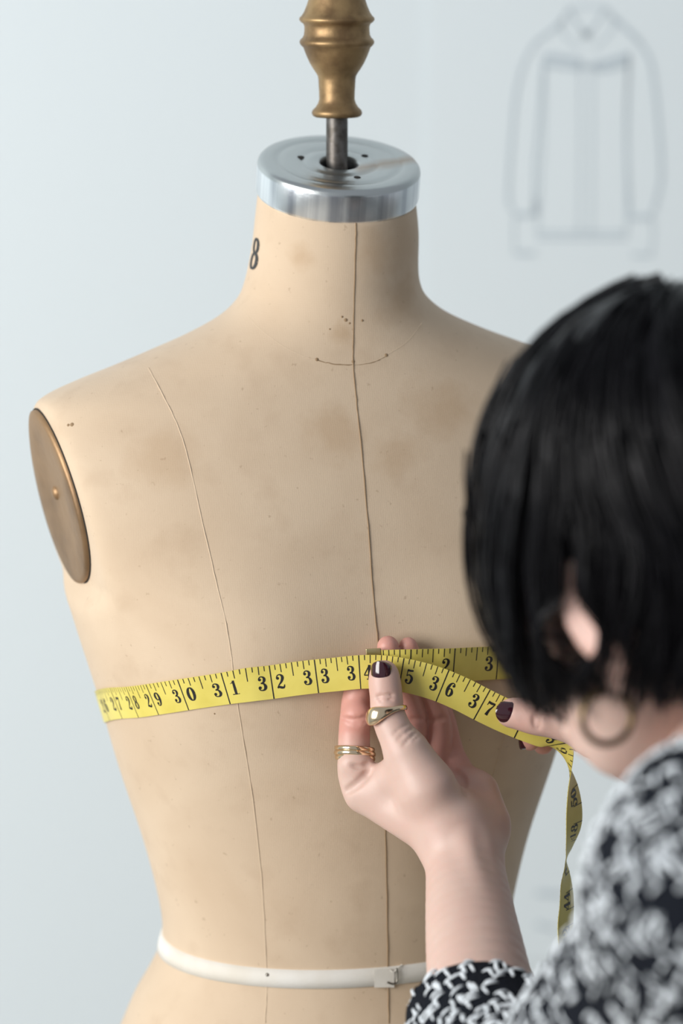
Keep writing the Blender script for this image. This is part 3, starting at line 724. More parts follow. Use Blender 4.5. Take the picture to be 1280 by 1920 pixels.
LW = seg([(866,1585,-.150,20.5),(873,1640,-.167,21.5),(882,1720,-.193,24.0),(893,1800,-.219,26.5),(908,1900,-.252,29.0)])
def left_hand():
    lo = np.minimum(P(615, 1960, -.29), P(615, 1960, -.05)); hi = np.maximum(P(1020, 1160, -.29), P(1020, 1160, -.05))
    lo[1], hi[1] = -.30, -.075
    palm = Field(lo, hi, 0.0008)
    view = nrm([0.12, -0.92, 0.36])
    palm.chain(LW[0], LW[1], flat=(view, 0.80), sub=4)
    for a, b in [((822,1562,-.150,14), (690,1484,-.127,12.2)), ((850,1568,-.143,14.5), (746,1462,-.119,11.5)),
                 ((880,1560,-.139,14), (800,1446,-.113,11)), ((908,1560,-.139,12.5), (850,1448,-.110,10.5))]:
        palm.cap(P(*a[:3]), P(*b[:3]), a[3]/1000, b[3]/1000, 0.010)
    palm.cap(P(912,1535,-.137), P(892,1488,-.126), 0.0105, 0.0125, 0.009)          # heel of the hand
    palm.cap(P(842,1560,-.153), P(800,1478,-.152), 0.0135, 0.0145, 0.010)          # ball of the thumb
    palm.cap(P(800,1478,-.152), P(764,1412,-.148), 0.0140, 0.0112, 0.008)
    palm.cap(P(700,1476,-.131), P(760,1440,-.143), 0.0088, 0.0100, 0.009)          # web
    palm.cap(P(868,1588,-.153), P(856,1545,-.150), 0.0185, 0.0170, 0.010)
    fingers = {
      'thumb': ([(720,1265,-.1365,8.0),(721,1280,-.1375,8.8),(724,1306,-.1390,8.9),(727,1338,-.1410,9.2),(741,1374,-.1445,9.9),(762,1408,-.1475,11.0),(784,1450,-.150,12.5)], 0.006),
      'index': ([(687,1256,-.1125,6.6),(680,1272,-.1135,7.2),(669,1306,-.1150,7.9),(666,1340,-.1170,8.3),(664,1372,-.1195,8.6),(664,1412,-.1225,9.0),(668,1452,-.1255,10.2),(684,1482,-.127,11.5)], 0.005),
      'middle': ([(727,1212,-.1130,6.0),(731,1232,-.1130,6.5),(744,1264,-.1130,6.8),(760,1305,-.1130,7.4),(774,1350,-.1135,7.9),(768,1400,-.1160,8.6),(750,1455,-.119,10.5)], 0.004),
      'ring': ([(765,1212,-.1080,5.2),(770,1232,-.1080,5.9),(785,1262,-.1080,6.3),(803,1300,-.1085,6.8),(819,1345,-.1090,7.2),(820,1395,-.1110,8.0),(803,1445,-.113,10)], 0.004),
      'little': ([(806,1290,-.1010,5.0),(818,1312,-.1015,5.6),(832,1345,-.1020,6.0),(842,1395,-.1050,6.8),(850,1445,-.110,9)], 0.004)}
    total = None; ftip = []
    for nm, (rows, k) in fingers.items():
        p, r = seg(rows); F = Field(lo, hi, 0.0008); F.chain(p, r, sub=4)
        c = palm.copy(); c.union(F, k); ftip.append(p[:4])
        if total is None: total = c
        else: total.union(c, 0.0008)
    F = total
    # knuckle pads of thumb and index
    F.ell(P(670,1345,-.1235), I3, (.0078, .0060, .0085), 0.004)
    F.ell(P(666,1432,-.131), I3, (.0088, .0060, .0075), 0.005)
    # tendons at the wrist
    F.cap(P(872,1575,-.1680), P(896,1680,-.1972), 0.0034, 0.0030, 0.008)
    F.cap(P(897,1575,-.1608), P(914,1665,-.1840), 0.0032, 0.0026, 0.008)
    # creases, pressed into the surface
    crease(F, [(738,1376),(750,1366),(764,1358)], .0003, .0011); crease(F, [(746,1386),(760,1374),(776,1363)], .0004, .0013)
    crease(F, [(756,1397),(772,1380),(785,1370)], .0005, .0015); crease(F, [(774,1390),(790,1376)], .0003, .0011)
    crease(F, [(704,1308),(720,1304),(738,1303)], .0005, .0014); crease(F, [(710,1315),(724,1312),(736,1312)], .0004, .0012)
    crease(F, [(642,1347),(664,1350),(690,1344)], .0006, .0020); crease(F, [(650,1355),(668,1357),(688,1354)], .0004, .0014)
    crease(F, [(648,1484),(664,1474),(680,1460),(693,1446)], .0011, .0030); crease(F, [(660,1436),(676,1438),(690,1432)], .0007, .0022)
    crease(F, [(836,1430),(852,1444),(866,1462),(872,1486)], .0009, .0034)
    crease(F, [(800,1352),(836,1346)], .0006, .002); crease(F, [(758,1350),(790,1348)], .0006, .002)
    V, Q = F.mesh(2)
    fl = np.full(len(V), 0.10)
    for k, p in enumerate(ftip):
        if k == 0: continue
        for q in p: fl += 0.75*falloff(V, q, 0.016)
        fl += 0.45*falloff(V, p[-1], 0.014)
    fl += 0.30*falloff(V, P(850,1440,-.12), 0.018)+0.22*falloff(V, P(910,1530,-.14), 0.025)+0.12*falloff(V, P(720,1300,-.145), 0.02)
    add_skin(V, Q, np.clip(fl, 0, 0.95)); return F

def right_hand():
    lo = np.minimum(P(900, 1520, -.05), P(900, 1520, -.21)); hi = np.maximum(P(1420, 1240, -.05), P(1420, 1240, -.21)); lo[1], hi[1] = -.215, -.035
    lo[2] -= .05
    palm = Field(lo, hi, 0.0011)
    wr = seg([(1195,1400,-.128,19),(1250,1432,-.130,20),(1330,1490,-.140,21.5),(1420,1545,-.142,22)]); palm.chain(*wr, sub=3, flat=(nrm([0.1, -0.95, 0.3]), 0.8))
    for a, b in [((1215,1400,-.132,14), (1135,1305,-.120,11.5)), ((1215,1405,-.120,14), (1145,1325,-.104,11.5)), ((1215,1412,-.110,13.5), (1152,1350,-.091,11)), ((1215,1420,-.102,12.5), (1158,1374,-.080,10))]:
        palm.cap(P(*a[:3]), P(*b[:3]), a[3]/1000, b[3]/1000, 0.010)
    palm.cap(P(1205,1420,-.142), P(1120,1382,-.141), 0.0150, 0.0118, 0.010)
    palm.cap(P(1130,1330,-.126), P(1115,1365,-.134), 0.0085, 0.0095, 0.008)
    fingers = {
      'thumb': ([(957,1337,-.1355,8.0),(972,1338,-.1365,8.8),(1004,1346,-.1385,9.4),(1040,1353,-.1395,9.3),(1075,1362,-.1405,10.2),(1110,1376,-.1410,11.6)], 0.006),
      'index': ([(994,1388,-.1080,6.0),(996,1374,-.1075,6.7),(1004,1345,-.1070,7.2),(1030,1312,-.1080,7.6),(1068,1298,-.1130,8.2),(1110,1300,-.1180,9.5)], 0.004),
      'middle': ([(1018,1396,-.0930,5.8),(1024,1380,-.0925,6.6),(1036,1352,-.0910,7.2),(1062,1326,-.0930,7.8),(1105,1322,-.0990,9.0)], 0.004),
      'ring': ([(1052,1386,-.0800,5.8),(1056,1370,-.0790,6.5),(1068,1352,-.0780,7.2),(1095,1340,-.0820,8.0),(1125,1342,-.0860,9.0)], 0.004),
      'little': ([(1082,1392,-.0700,5.2),(1086,1380,-.0690,5.8),(1100,1364,-.0690,6.4),(1130,1364,-.0750,7.5)], 0.004)}
    total = None; tips = []
    for nm, (rows, k) in fingers.items():
        p, r = seg(rows); F = Field(lo, hi, 0.0011); F.chain(p, r, sub=4); c = palm.copy(); c.union(F, k); tips.append(p[:3])
        if total is None: total = c
        else: total.union(c, 0.0008)
    F = total
    crease(F, [(1011,1320),(1008,1342),(1005,1368)], .0006, .0016); crease(F, [(1001,1336),(1000,1350),(1002,1362)], .0005, .0013); crease(F, [(1016,1332),(1014,1350),(1010,1366)], .0004, .0012)
    crease(F, [(1096,1404),(1110,1408),(1120,1416)], .0006, .0016)
    V, Q = F.mesh(2); fl = np.full(len(V), 0.12)
    for k, p in enumerate(tips):
        for q in p: fl += (0.15 if k == 0 else 0.8)*falloff(V, q, 0.016)
    add_skin(V, Q, np.clip(fl, 0, 0.95)); return F
FL = left_hand(); FR = right_hand()

# head frame: rows are the head's left, forward and up axes
HC = P(1268, 1036, -.400)
hf = nrm([-0.64, 0.62, -0.45]); hu = nrm(np.array([0, 0, 1.0])-hf*hf[2]); hu = nrm(hu+0.10*np.cross(hu, hf)); hl = nrm(np.cross(hu, hf)); hu = np.cross(hf, hl)
HR = np.array([hl, hf, hu])
def H(x, y, z): return HC+hl*x+hf*y+hu*z
NECK = P(1440, 1525, -.415)
def head():
    lo = HC-0.19; hi = HC+0.15; lo = np.minimum(lo, NECK-0.08); hi = np.maximum(hi, NECK+0.08)
    F = Field(lo, hi, 0.0024)
    F.ell(H(0, -.012, .028), HR, (.074, .094, .086), 0.0)
    F.ell(H(0, .035, -.022), HR, (.060, .058, .068), 0.03)
    F.ell(H(0, .055, -.070), HR, (.032, .026, .022), 0.03)                       # chin
    for s in (-1, 1):
        F.cap(H(s*.056, .005, -.038), H(s*.028, .056, -.072), 0.013, 0.011, 0.02)   # jaw
        F.ell(H(s*.040, .070, -.022), HR, (.020, .016, .016), 0.015)                # cheek
        F.cap(H(s*.012, .088, .022), H(s*.046, .074, .020), 0.006, 0.006, 0.010)     # brow
        sl, d = F.ell_d(H(s*.031, .095, .004), HR, (.016, .014, .010), 0.02); F.carve(sl, d, 0.010)
        F.ell(H(s*.031, .080, .003), HR, (.013, .012, .009), 0.004)                  # eyelid
        F.ell(H(s*.077, -.008, -.012), np.array([nrm(hl-0.35*s*hf), nrm(hf+0.35*s*hl), hu]), (.0065, .019, .031), 0.006)   # ear
        sl, d = F.ell_d(H(s*.086, -.004, -.008), HR, (.006, .011, .018), 0.01); F.carve(sl, d, 0.005)
        F.ell(H(s*.075, .000, -.043), HR, (.0060, .009, .010), 0.006)                # lobe
        F.cap(H(s*.009, .098, -.034), H(s*.013, .090, -.036), 0.006, 0.005, 0.006)   # nostril
    F.cap(H(0, .092, .012), H(0, .113, -.030), 0.0065, 0.0095, 0.010)              # nose
    F.cap(H(-.018, .090, -.057), H(.018, .090, -.057), 0.0055, 0.0055, 0.006); F.cap(H(-.015, .088, -.067), H(.015, .088, -.067), 0.0065, 0.0065, 0.006)
    F.cutcap(H(-.022, .097, -.062), H(.022, .097, -.062), 0.0012, 0.0012, 0.003)
    F.chain([H(0, -.030, -.050), H(0, -.045, -.105), NECK], [.052, .048, .054], sub=4)
    V, Q = F.mesh(2); add_skin(V, Q, np.clip(0.12+0.4*falloff(V, H(.04, .08, -.02), .03)+0.3*falloff(V, H(.08, -.01, -.02), .03), 0, 1))
head()

SH_L = P(1425, 1680, -.530); SH_R = SH_L+np.array([.205, .245, .02]); EL_L = P(1000, 2190, -.365); EL_R = np.array([.46, -.16, 0.93])
PELV = np.array([.47, -.62, .72]); CHEST = (SH_L+SH_R)/2+np.array([0.02, -0.02, -.07])
WR_R = P(1330, 1490, -.140)
def torso_skin():
    lo = np.minimum.reduce([SH_L, EL_L, PELV])-.14; hi = np.maximum.reduce([SH_R, EL_R, NECK])+.12; lo[2] = .60
    F = Field(lo, hi, 0.007)
    F.chain([P(908, 1915, -.257), EL_L], [.024, .036], sub=4); F.chain([EL_L, SH_L], [.036, .046], sub=4)
    F.chain([WR_R*0.85+EL_R*0.15, EL_R], [.018, .028], sub=4); F.chain([EL_R, SH_R], [.034, .046], sub=4)
    F.cap(SH_L, SH_R, .05, .05, .03); F.cap(NECK+[0, 0, .02], CHEST, .055, .10, .04); F.cap(CHEST, PELV, .105, .12, .04)
    V, Q = F.mesh(1); add_skin(V, Q, np.full(len(V), 0.15))
torso_skin()
def skin_object():
    V = np.vstack(SKIN_V); Q = np.vstack(SKIN_F); r = np.concatenate(SKIN_R)
    o = mesh_obj('body', V, Q, M['skin'], PERSON)
    at = o.data.attributes.new('flush', 'FLOAT', 'POINT'); at.data.foreach_set('value', r.astype(np.float32))
    o['label'] = 'pale skin of hands, head and neck'
    return o
BODY = skin_object()
SKB = BVHTree.FromPolygons([Vector(v) for v in np.vstack(SKIN_V[:2])], [tuple(int(i) for i in q) for q in np.vstack(SKIN_F[:2])])

def nail(px, py, Y, axis_px, dors, L, Wn, name='fingernail', arch=0.95):
    """Nail plate moulded over the finger tip; axis_px = a second pixel giving the direction towards the free edge."""
    c = P(px, py, Y); ax = nrm(P(axis_px[0], axis_px[1], Y)-c); d = nrm(dors); d = nrm(d-ax*(d@ax)); s = np.cross(ax, d)
    nu, nv = 17, 15; top = np.zeros((nu, nv, 3)); Rn = Wn/2/math.sin(arch)
    hc = SKB.ray_cast(Vector(c+d*0.025), Vector(-d), 0.05)[0]; c = np.array(hc)+d*0.0002
    for i in range(nu):
        for j in range(nv):
            u = -1+2*i/(nu-1); v = j/(nv-1)
            t = arch*u*(1-0.06*(1-v)**2-0.20*max(0, (v-0.70)/0.30)**2.5-0.25*max(0, (0.14-v)/0.14)**2)
            l_ = L*(v-0.5); l_ -= 0.16*L*u*u*(1 if v > 0.5 else -1)*(2*abs(v-0.5))**2
            top[i, j] = c+s*Rn*math.sin(t)+d*(Rn*math.cos(t)-Rn)+ax*l_-d*(0.10*L*(2*v-1)**2*0.5+max(0, v-0.5)*0.10*L)
    edge = np.ones((nu, nv)); edge[[0, -1]] = 0.25; edge[:, 0] = 0.25; edge[:, -1] = 0.7
    bot = top-d*0.0016; top = top+d*(0.0005*edge)[:, :, None]
    b = MB(); b.grid(top)
    b.grid(bot[::-1])
    rim = [(i, 0) for i in range(nu)]+[(nu-1, j) for j in range(1, nv)]+[(i, nv-1) for i in range(nu-2, -1, -1)]+[(0, j) for j in range(nv-2, 0, -1)]
    b.grid(np.array([[top[i, j] for i, j in rim], [bot[i, j] for i, j in rim]]), closed_v=True)
    o = b.build(name, M['nail'], PERSON); o['label'] = 'dark burgundy nail polish'
    return o
nail(709, 1266, -.145, (705, 1200), (-0.38, -0.91, 0.10), 0.0146, 0.0116)
nail(954, 1337, -.145, (880, 1334), (-0.16, -0.97, 0.12), 0.0146, 0.0116)
nail(986, 1390, -.108, (984, 1430), (-0.95, -0.25, -0.10), 0.0090, 0.0080)
for s in (-1, 1):
    b = MB(); a = np.linspace(0, math.pi, 9)
    T = Matrix((Vector(hl), Vector(hu*-1), Vector(hf))).transposed().to_4x4(); T.translation = Vector(H(s*.031, .0815, .003))
    b.lathe([(0.0115*math.sin(t), 0.0115*math.cos(t)) for t in a], 16, T); o = b.build('eye', M['eye'], PERSON)
    b = MB(); b.lathe([(0, .0119), (.003, .0117), (.0055, .0106)], 14, T); b.build('iris', M['iris'], o)

# ------------------------------------------------------------------ hair
def hair():
    # close cap over the skull
    lo, hi = HC-0.15, HC+0.15
    F = Field(lo, hi, 0.003)
    F.ell(H(0, -.020, .030), HR, (.083, .098, .094), 0); F.ell(H(0, -.060, -.030), HR, (.070, .050, .060), .02); F.ell(H(.038, -.050, -.042), HR, (.028, .038, .036), .02)
    sl, d = F.ell_d(H(0, .120, -.045), HR, (.085, .085, .095), .05); F.carve(sl, d, 0.01)
    for s in (-1, 1):
        sl, d = F.ell_d(H(s*.085, .010, -.045), HR, (.022, .030, .040), .03); F.carve(sl, d, 0.008)
    V, Q = F.mesh(1)
    root = mesh_obj('hair', V, Q, M['hair'], PERSON); root['label'] = 'short wavy black bob'
    g_loc = HR@np.array([0, 0, -1.0])
    C0 = np.array([0, -.018, .020]); RR = np.array([.082, .101, .096])
    crown = nrm([-0.12, -0.42, 0.90]); e1 = nrm(np.cross(crown, [0, 1, 0])); e2 = np.cross(crown, e1)
    earw = P(1072, 1202, HC[1]-0.075)
    def path(al, th, lay, length, ph, amp):
        d = crown*math.cos(th)+(e1*math.cos(al)+e2*math.sin(al))*math.sin(th)
        p = C0+d*RR*lay; out = [p]; v = None; st = 0.0085
        for k in range(int(length/st)):
            q = (p-C0)/RR; r = np.linalg.norm(q); n = nrm(q/RR)
            ang = math.acos(max(-1, min(1, nrm(q)@crown)))
            mer = nrm((p-C0)-crown*((p-C0)@crown)); mer = nrm(mer-n*(mer@n)) if ang > .05 else nrm(e1*math.cos(al)+e2*math.sin(al))
            wg = min(1, max(0.02, (ang-0.95)/0.9)); t = mer*(1-wg)+g_loc*wg
            t = t+np.cross(n, mer)*0.22*math.sin(al+0.6)
            if v is not None: t = nrm(nrm(t)*0.55+v*0.45)
            v = nrm(t); p = p+v*st
            q = (p-C0)/RR; r = np.linalg.norm(q)
            if r < lay: p = C0+q/r*RR*lay
            elif r > lay: p = C0+q/r*RR*(lay+(r-lay)*(0.3 if ang < 1.5 else 0.80))
            out.append(p)
        o = np.array(out); s = np.linspace(0, 1, len(o))
        nrmv = o-C0; nrmv /= np.linalg.norm(nrmv, axis=1)[:, None]
        tt = np.gradient(o, axis=0); tt /= np.linalg.norm(tt, axis=1)[:, None]; side = np.cross(nrmv, tt)
        o = o+side*(amp*np.sin(ph+s*9.0)*s)[:, None]+nrmv*(amp*0.8*np.cos(ph*1.3+s*8.0)*s**1.5)[:, None]+nrmv*(0.0030*math.cos(7*al+0.8)*np.sin(np.minimum(s*1.6, 1)*math.pi/2))[:, None]
        return o
    guides = []; NG = 340; tries = 0
    while len(guides) < NG and tries < 4000:
        tries += 1
        al = random.uniform(0, 2*math.pi); th = math.acos(1-random.random()*1.1)
        d = crown*math.cos(th)+(e1*math.cos(al)+e2*math.sin(al))*math.sin(th); p = C0+d*RR
        if p[1] > 0.070 and p[2] < 0.055: continue           # forehead and face stay free of roots
        if p[2] < -0.03 or th < 0.16: continue
        lay = random.uniform(1.0, 1.065)
        g = path(al, th, lay, random.uniform(.31, .37)-0.06*th, 1.6*math.sin(2*al+0.5)+1.1*math.sin(3*al)+random.uniform(-.35, .35), random.uniform(.006, .009))
        w_ = HC+g@HR
        # trim the bob: ends level around the jaw, longer towards the nape
        zc = np.array([P(1000, 1332, q[1])[2] for q in w_])+random.uniform(-.003, .012)
        k = int((w_[:, 2] > zc).sum()); k = max(5, k)
        if k < len(g): g = g[:k]
        w_ = HC+catmull(g, 1)@HR
        guides.append(w_)
    NP = 20; strands = []; rads = []
    for g in guides:
        L = np.r_[0, np.cumsum(np.linalg.norm(np.diff(g, axis=0), axis=1))]; t = np.linspace(0, L[-1], NP)
        base = np.stack([np.interp(t, L, g[:, k]) for k in range(3)], 1); s = np.linspace(0, 1, NP)
        for _ in range(22):
            o1 = rng.normal(0, .0038, 3); o2 = rng.normal(0, .0030, 3); wv = rng.normal(0, .0005, 3); ph = rng.uniform(0, 6.3)
            c = base+o1*(1-s)[:, None]+o2*s[:, None]+wv*np.sin(ph+s*14)[:, None]*s[:, None]
            # keep a gap in the locks where skin shows beside the ear
            dx = c[:, 0]-earw[0]; dz = c[:, 2]-earw[2]; near = c[:, 1] < HC[1]+0.03
            wd = 0.0122*np.sqrt(np.maximum(0, 1-(dz/0.0165)**2)); sg = np.where(dx > 0, 1, -1)
            c[:, 0] = np.where(near & (np.abs(dx) < wd), earw[0]+sg*(wd+0.35*np.abs(dx)), c[:, 0])
            strands.append(c); rads.append(rng.uniform(.0006, .0011)*(1-0.75*s**3))
    S = np.array(strands); Rd = np.array(rads); ns = len(S)
    T = np.gradient(S, axis=1); T /= np.linalg.norm(T, axis=2)[:, :, None]+1e-9
    U = np.cross(T, (S-HC)); U /= np.linalg.norm(U, axis=2)[:, :, None]+1e-9; W = np.cross(T, U)
    a = np.arange(5)*2*math.pi/5
    G = S[:, :, None]+Rd[:, :, None, None]*(np.cos(a)[None, None, :, None]*U[:, :, None]+np.sin(a)[None, None, :, None]*W[:, :, None])
    i = np.arange(ns)[:, None, None]*NP*5; j = np.arange(NP-1)[None, :, None]*5; k = np.arange(5)[None, None, :]; k2 = (k+1) % 5
    Q = np.stack([i+j+k, i+j+k2, i+j+5+k2, i+j+5+k], -1).reshape(-1, 4)
    o = mesh_obj('hair_strands', G.reshape(-1, 3), Q, M['hair'], root); tag(o, kind='stuff')
hair()

# ------------------------------------------------------------------ jacket and trousers
def jacket():
    lo = np.minimum.reduce([SH_L, EL_L, PELV])-.15; hi = np.maximum.reduce([SH_R, EL_R, NECK])+.13; lo[2] = .70; hi[2] = max(hi[2], P(893, 1780, -.21)[2]+.02)
    F = Field(lo, hi, 0.0042)
    cuff, cax = P(887, 1862, -.240), None
    ax = nrm(P(893, 1800, -.219)-EL_L)
    Ls = catmull([np.r_[P(884, 1800, -.222), .0315], np.r_[P(900, 1900, -.250), .0385], np.r_[P(950, 2050, -.310), .047], np.r_[EL_L, .052], np.r_[(EL_L*0.55+SH_L*0.45), .056], np.r_[SH_L, .062]], 5)
    for u, v in zip(Ls[:-1], Ls[1:]): F.cap(u[:3], v[:3], u[3], v[3], .004)
    RsP = catmull([np.r_[WR_R, .034], np.r_[(WR_R+EL_R)/2, .044], np.r_[EL_R, .052], np.r_[(EL_R+SH_R)/2, .055], np.r_[SH_R, .062]], 4)
    for u, v in zip(RsP[:-1], RsP[1:]): F.cap(u[:3], v[:3], u[3], v[3], .004)
    F.cap(SH_L, NECK+np.array([0.02, -.01, -.035]), .058, .052, .035); F.cap(SH_R, NECK+np.array([0.02, -.01, -.035]), .058, .052, .035)
    F.cap(SH_L, SH_R, .062, .062, .03); F.cap(CHEST, PELV, .125, .135, .05); F.cap(SH_L, CHEST, .07, .11, .03); F.cap(SH_R, CHEST, .07, .11, .03)
    # trim the left cuff square to the arm, open it, and hem the jacket
    sl, X, Y, Z = F.sub(cuff-0.09, cuff+0.09)
    cn = nrm(ax+np.array([0.22, 0.0, 0.0])); c0 = P(880, 1902, -.252)
    pl = (X-c0[0])*cn[0]+(Y-c0[1])*cn[1]+(Z-c0[2])*cn[2]
    F.f[sl] = np.maximum(F.f[sl], pl)
    sl, d = F.cap_d(P(886, 1780, -.215), P(900, 1870, -.244), .0285, .0300, .01); F.carve(sl, d, .003)
    sl, d = F.cap_d(NECK+np.array([-.01, .01, .10]), NECK+np.array([0.01, 0, -.01]), .056, .058, .01); F.carve(sl, d, .004)
    V, Q = F.mesh(1)
    o = mesh_obj('jacket', V, Q, M['jacket'], PERSON); o['label'] = 'black and white woven tweed jacket'
    # white yarn floats of the weave: short raised threads
    me = o.data; n = len(me.polygons)
    cen = V[Q].mean(1); nor = np.cross(V[Q[:, 2]]-V[Q[:, 0]], V[Q[:, 3]]-V[Q[:, 1]]); nor /= np.linalg.norm(nor, axis=1)[:, None]+1e-12
    keep = (cen[:, 2] > .80) & (cen[:, 0] < .46) & (cen[:, 1] < -.12)
    cen, nor, Qk = cen[keep], nor[keep], Q[keep]
    rep_ = 10; u = rng.random((len(Qk), rep_, 2))
    a, b, c, d = (V[Qk[:, k]][:, None] for k in range(4))
    pts = (a*(1-u[..., :1])+b*u[..., :1])*(1-u[..., 1:])+(d*(1-u[..., :1])+c*u[..., :1])*u[..., 1:]
    pts = pts.reshape(-1, 3); nn = np.repeat(nor, rep_, 0)
    poly = np.vstack([Ls[:, :3], (NECK)[None]]); best = np.full(len(pts), 9.0); ua = np.zeros(len(pts)); va = np.zeros(len(pts)); axd = np.zeros((len(pts), 3)); s0 = 0
    ref = nrm([-0.6, -0.6, 0.5])
    for p, q in zip(poly[:-1], poly[1:]):
        v = q-p; L = np.linalg.norm(v); t = np.clip(((pts-p)@v)/(L*L), 0, 1); rel = pts-p-t[:, None]*v; dd = np.linalg.norm(rel, axis=1)
        r0 = nrm(ref-v/L*(ref@v)/L); r1 = np.cross(v/L, r0)
        m = dd < best; best[m] = dd[m]; ua[m] = s0+t[m]*L; axd[m] = v/L; va[m] = np.arctan2(rel[m]@r1, rel[m]@r0)*np.maximum(dd[m], 0.02); s0 += L
    t1 = axd-nn*(axd*nn).sum(1)[:, None]; t1 /= np.linalg.norm(t1, axis=1)[:, None]+1e-9; t2 = np.cross(nn, t1)
    # one float for each cell of the weave: a square lattice on the forearm, cubes on the fuller parts
    cw = 0.0043; iu, iv = np.floor(ua/cw), np.floor(va/cw); off = np.abs(ua/cw-iu-.5)+np.abs(va/cw-iv-.5)
    fore = ua < 0.10; c3 = np.floor(pts/0.0050); off = np.where(fore, off, rng.random(len(pts))); order = np.argsort(off)
    kz = np.floor(pts/0.035).astype(np.int64); I = lambda x: x.astype(np.int64)
    key = np.where(fore, (I(iu)*7919+I(iv)*104729)*1000003+kz[:, 0]*73+kz[:, 1]*179+kz[:, 2]*283, I(c3[:, 0])*73856093+I(c3[:, 1])*19349663000+I(c3[:, 2])*83492791000000+5)
    _, first = np.unique(key[order], return_index=True); first = order[first]
    pts, nn, t1, t2, ua, va, iu, iv, fore = (x[first] for x in (pts, nn, t1, t2, ua, va, iu, iv, fore))
    cs = 0.0150; cu, cv = ua/cs, va/cs; fu, fv = np.floor(cu), np.floor(cv)
    big = ((fu+fv) % 2 == 0) ^ (((cu-fu)+(cv-fv)) % 1.0 < 0.25)
    w3 = (pts+0.003*np.sin(pts[:, [1, 2, 0]]*160))/0.0165; big = np.where(fore, big, np.floor(w3).sum(1) % 2 == 0)
    ci = np.floor(pts/0.0085); iu = np.where(fore, iu, ci[:, 0]+ci[:, 1]); iv = np.where(fore, iv, ci[:, 2]*2)
    white = rng.random(len(pts)) < np.where(big, 0.66, 0.03)+0.16*np.sin(ua*310+va*140)*np.sin(va*270)
    pts, nn, t1, t2, iu, iv = (x[white] for x in (pts, nn, t1, t2, iu, iv))
    kind = (np.floor(iu/2)+np.floor(iv/2)) % 2 == 0; ang = np.where(kind, 0.15, 1.75)+rng.normal(0, .13, len(pts))
    dr = t1*np.cos(ang)[:, None]+t2*np.sin(ang)[:, None]; sd = np.cross(nn, dr)
    hl_ = rng.uniform(.0034, .0052, len(pts)); hw = rng.uniform(.0008, .0012, len(pts))
    prof = [(-1, .25, -.0004), (-.55, 1, .0006), (0, 1.1, .0009), (.55, 1, .0006), (1, .25, -.0004)]
    rings = []
    for (x, w_, z) in prof:
        cpt = pts+dr*(x*hl_)[:, None]+nn*z
        for a_ in (0, 1, 2, 3):
            th = a_*math.pi/2; rings.append(cpt+sd*(hw*w_*math.cos(th))[:, None]+nn*(hw*w_*math.sin(th))[:, None]*0.8)
    G = np.stack(rings, 1); m = len(pts); base = np.arange(m)[:, None, None]*20; j = np.arange(4)[None, :, None]*4; k = np.arange(4)[None, None, :]; k2 = (k+1) % 4
    Qy = np.stack([base+j+k, base+j+k2, base+j+4+k2, base+j+4+k], -1).reshape(-1, 4)
    y = mesh_obj('yarn_floats', G.reshape(-1, 3), Qy, M['yarn'], o); tag(y, kind='stuff')
    print('yarn floats', m)
    # trousers and shoes, below the picture
    F = Field(PELV-np.array([.40, .25, .72]), PELV+np.array([.25, .36, .10]), 0.009)
    for s, kn, ft in ((-1, (.30, -.66, .44), (.44, -.74, .07)), (1, (.42, -.38, .44), (.58, -.50, .07))):
        hip = PELV+np.array([.05*s*0.8, .08*s, -.02]); F.chain([hip, kn, ft], [.095, .068, .058], sub=4)
    F.cap(PELV, PELV+np.array([0, 0, .06]), .13, .12, .04)
    V2, Q2 = F.mesh(1); mesh_obj('trousers', V2, Q2, M['trouser'], PERSON)
    for ft in ((.44, -.74), (.58, -.50)):
        F = Field((ft[0]-.22, ft[1]-.08, -.01), (ft[0]+.08, ft[1]+.18, .12), 0.005)
        F.cap((ft[0], ft[1], .045), (ft[0]-.13, ft[1]+.075, .035), .042, .034, .01)
        F.f = np.maximum(F.f, -(F.ax[2][None, None, :]-0.001)); V3, Q3 = F.mesh(1); mesh_obj('shoe', V3, Q3, M['shoe'], PERSON)
jacket()

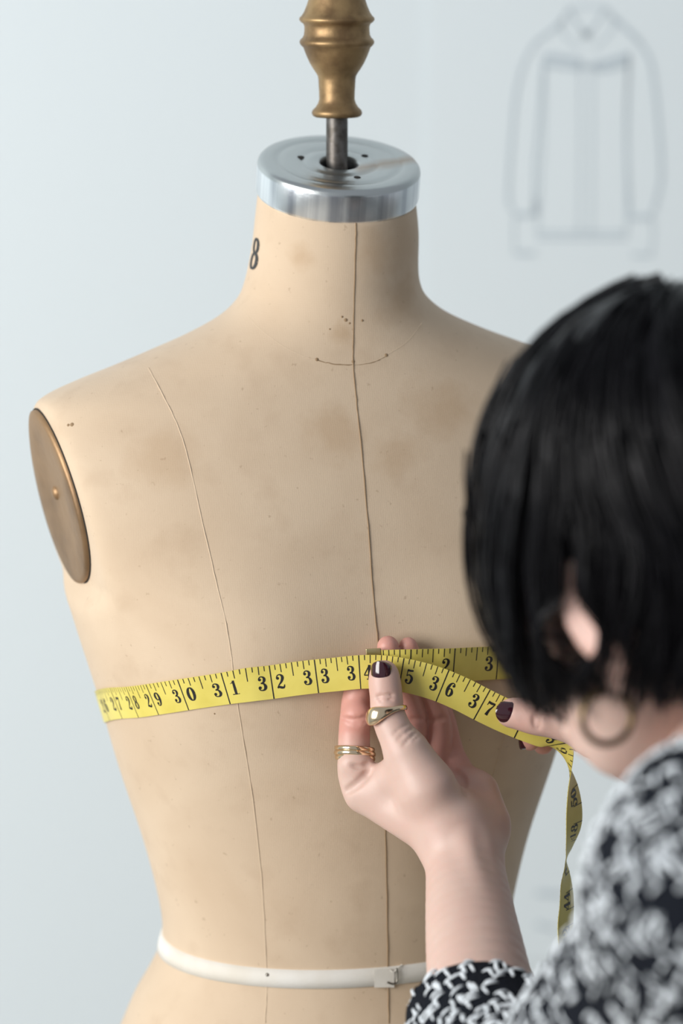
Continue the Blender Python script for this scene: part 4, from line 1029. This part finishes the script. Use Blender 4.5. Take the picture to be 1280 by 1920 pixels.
# ------------------------------------------------------------------ jewellery
def ring_on(name, rows, wprof, label, dors, m='brass', n=56, Rx=.0095, Ry=.0088):
    """A ring: rows = (centre, axis); wprof(angle) = band half width and thickness."""
    c, ax = rows; ax = nrm(ax); d = nrm(np.asarray(dors, float)); d = nrm(d-ax*(d@ax)); s = np.cross(ax, d)
    g = []
    for i in range(n):
        a = 2*math.pi*i/n; rd = s*math.cos(a)*1.0+d*math.sin(a); hw, th, sh = wprof(a); q = c+s*math.cos(a)*Rx+d*math.sin(a)*Ry+ax*sh
        g.append([q+ax*hw*math.cos(b)+rd*(th*(0.5+0.5*math.sin(b)) if math.sin(b) > 0 else th*0.25*math.sin(b)) for b in np.linspace(0, 2*math.pi, 14, endpoint=False)])
    b = MB(); b.grid(np.array(g), closed_u=True, closed_v=True); return b
th_ax = P(726,1320,-.1395)-P(729,1350,-.1425)
def w1(a):
    k = math.exp(-((((a-2.35+math.pi) % (2*math.pi))-math.pi)/0.75)**2); return 0.0014+0.0036*k, 0.0015+0.0022*k, 0.0022*math.cos(a+0.0)*1.0
r1 = ring_on('thumb_ring', (P(726,1338,-.1412), th_ax), w1, '', (0, -1, 0.2), Rx=.0098, Ry=.0096)
tag(r1.build('finger_ring', M['brass']), 'domed gold ring on the thumb over the yellow tape', 'ring')
ix_ax = P(664,1400,-.1215)-P(665,1424,-.1235)
root = empty('finger_ring', P(665, 1414, -.1226), 'triple band gold ring on the index finger', 'ring')
for dz, rr in ((-.0025, .0), (0, .0004), (.0025, .0)):
    c = P(665, 1413, -.1226)+nrm(ix_ax)*dz
    b = ring_on('band', (c, ix_ax), lambda a: (0.0014, 0.0015, 0.0010*math.cos(a)*-1), '', (0, -1, 0.2), Rx=.0098+rr, Ry=.0108+rr); b.build('band', M['brass'], root)
# hoop earring hanging from the left ear
EC = P(1138, 1345, HC[1]-.062)
n_ = nrm(np.array([0.30, -0.92, 0.10])); u_ = nrm(np.array([0, 0, 1.0])-n_*n_[2]); v_ = np.cross(u_, n_)
b = MB(); b.tube(np.array([EC+u_*.0124*math.cos(a)+v_*.0124*math.sin(a) for a in np.linspace(0, 2*math.pi, 48, endpoint=False)]), 0.0018, 10, closed=True)
tag(b.build('hoop_earring', M['hoop']), 'dark gold hoop earring below the black hair', 'earring')
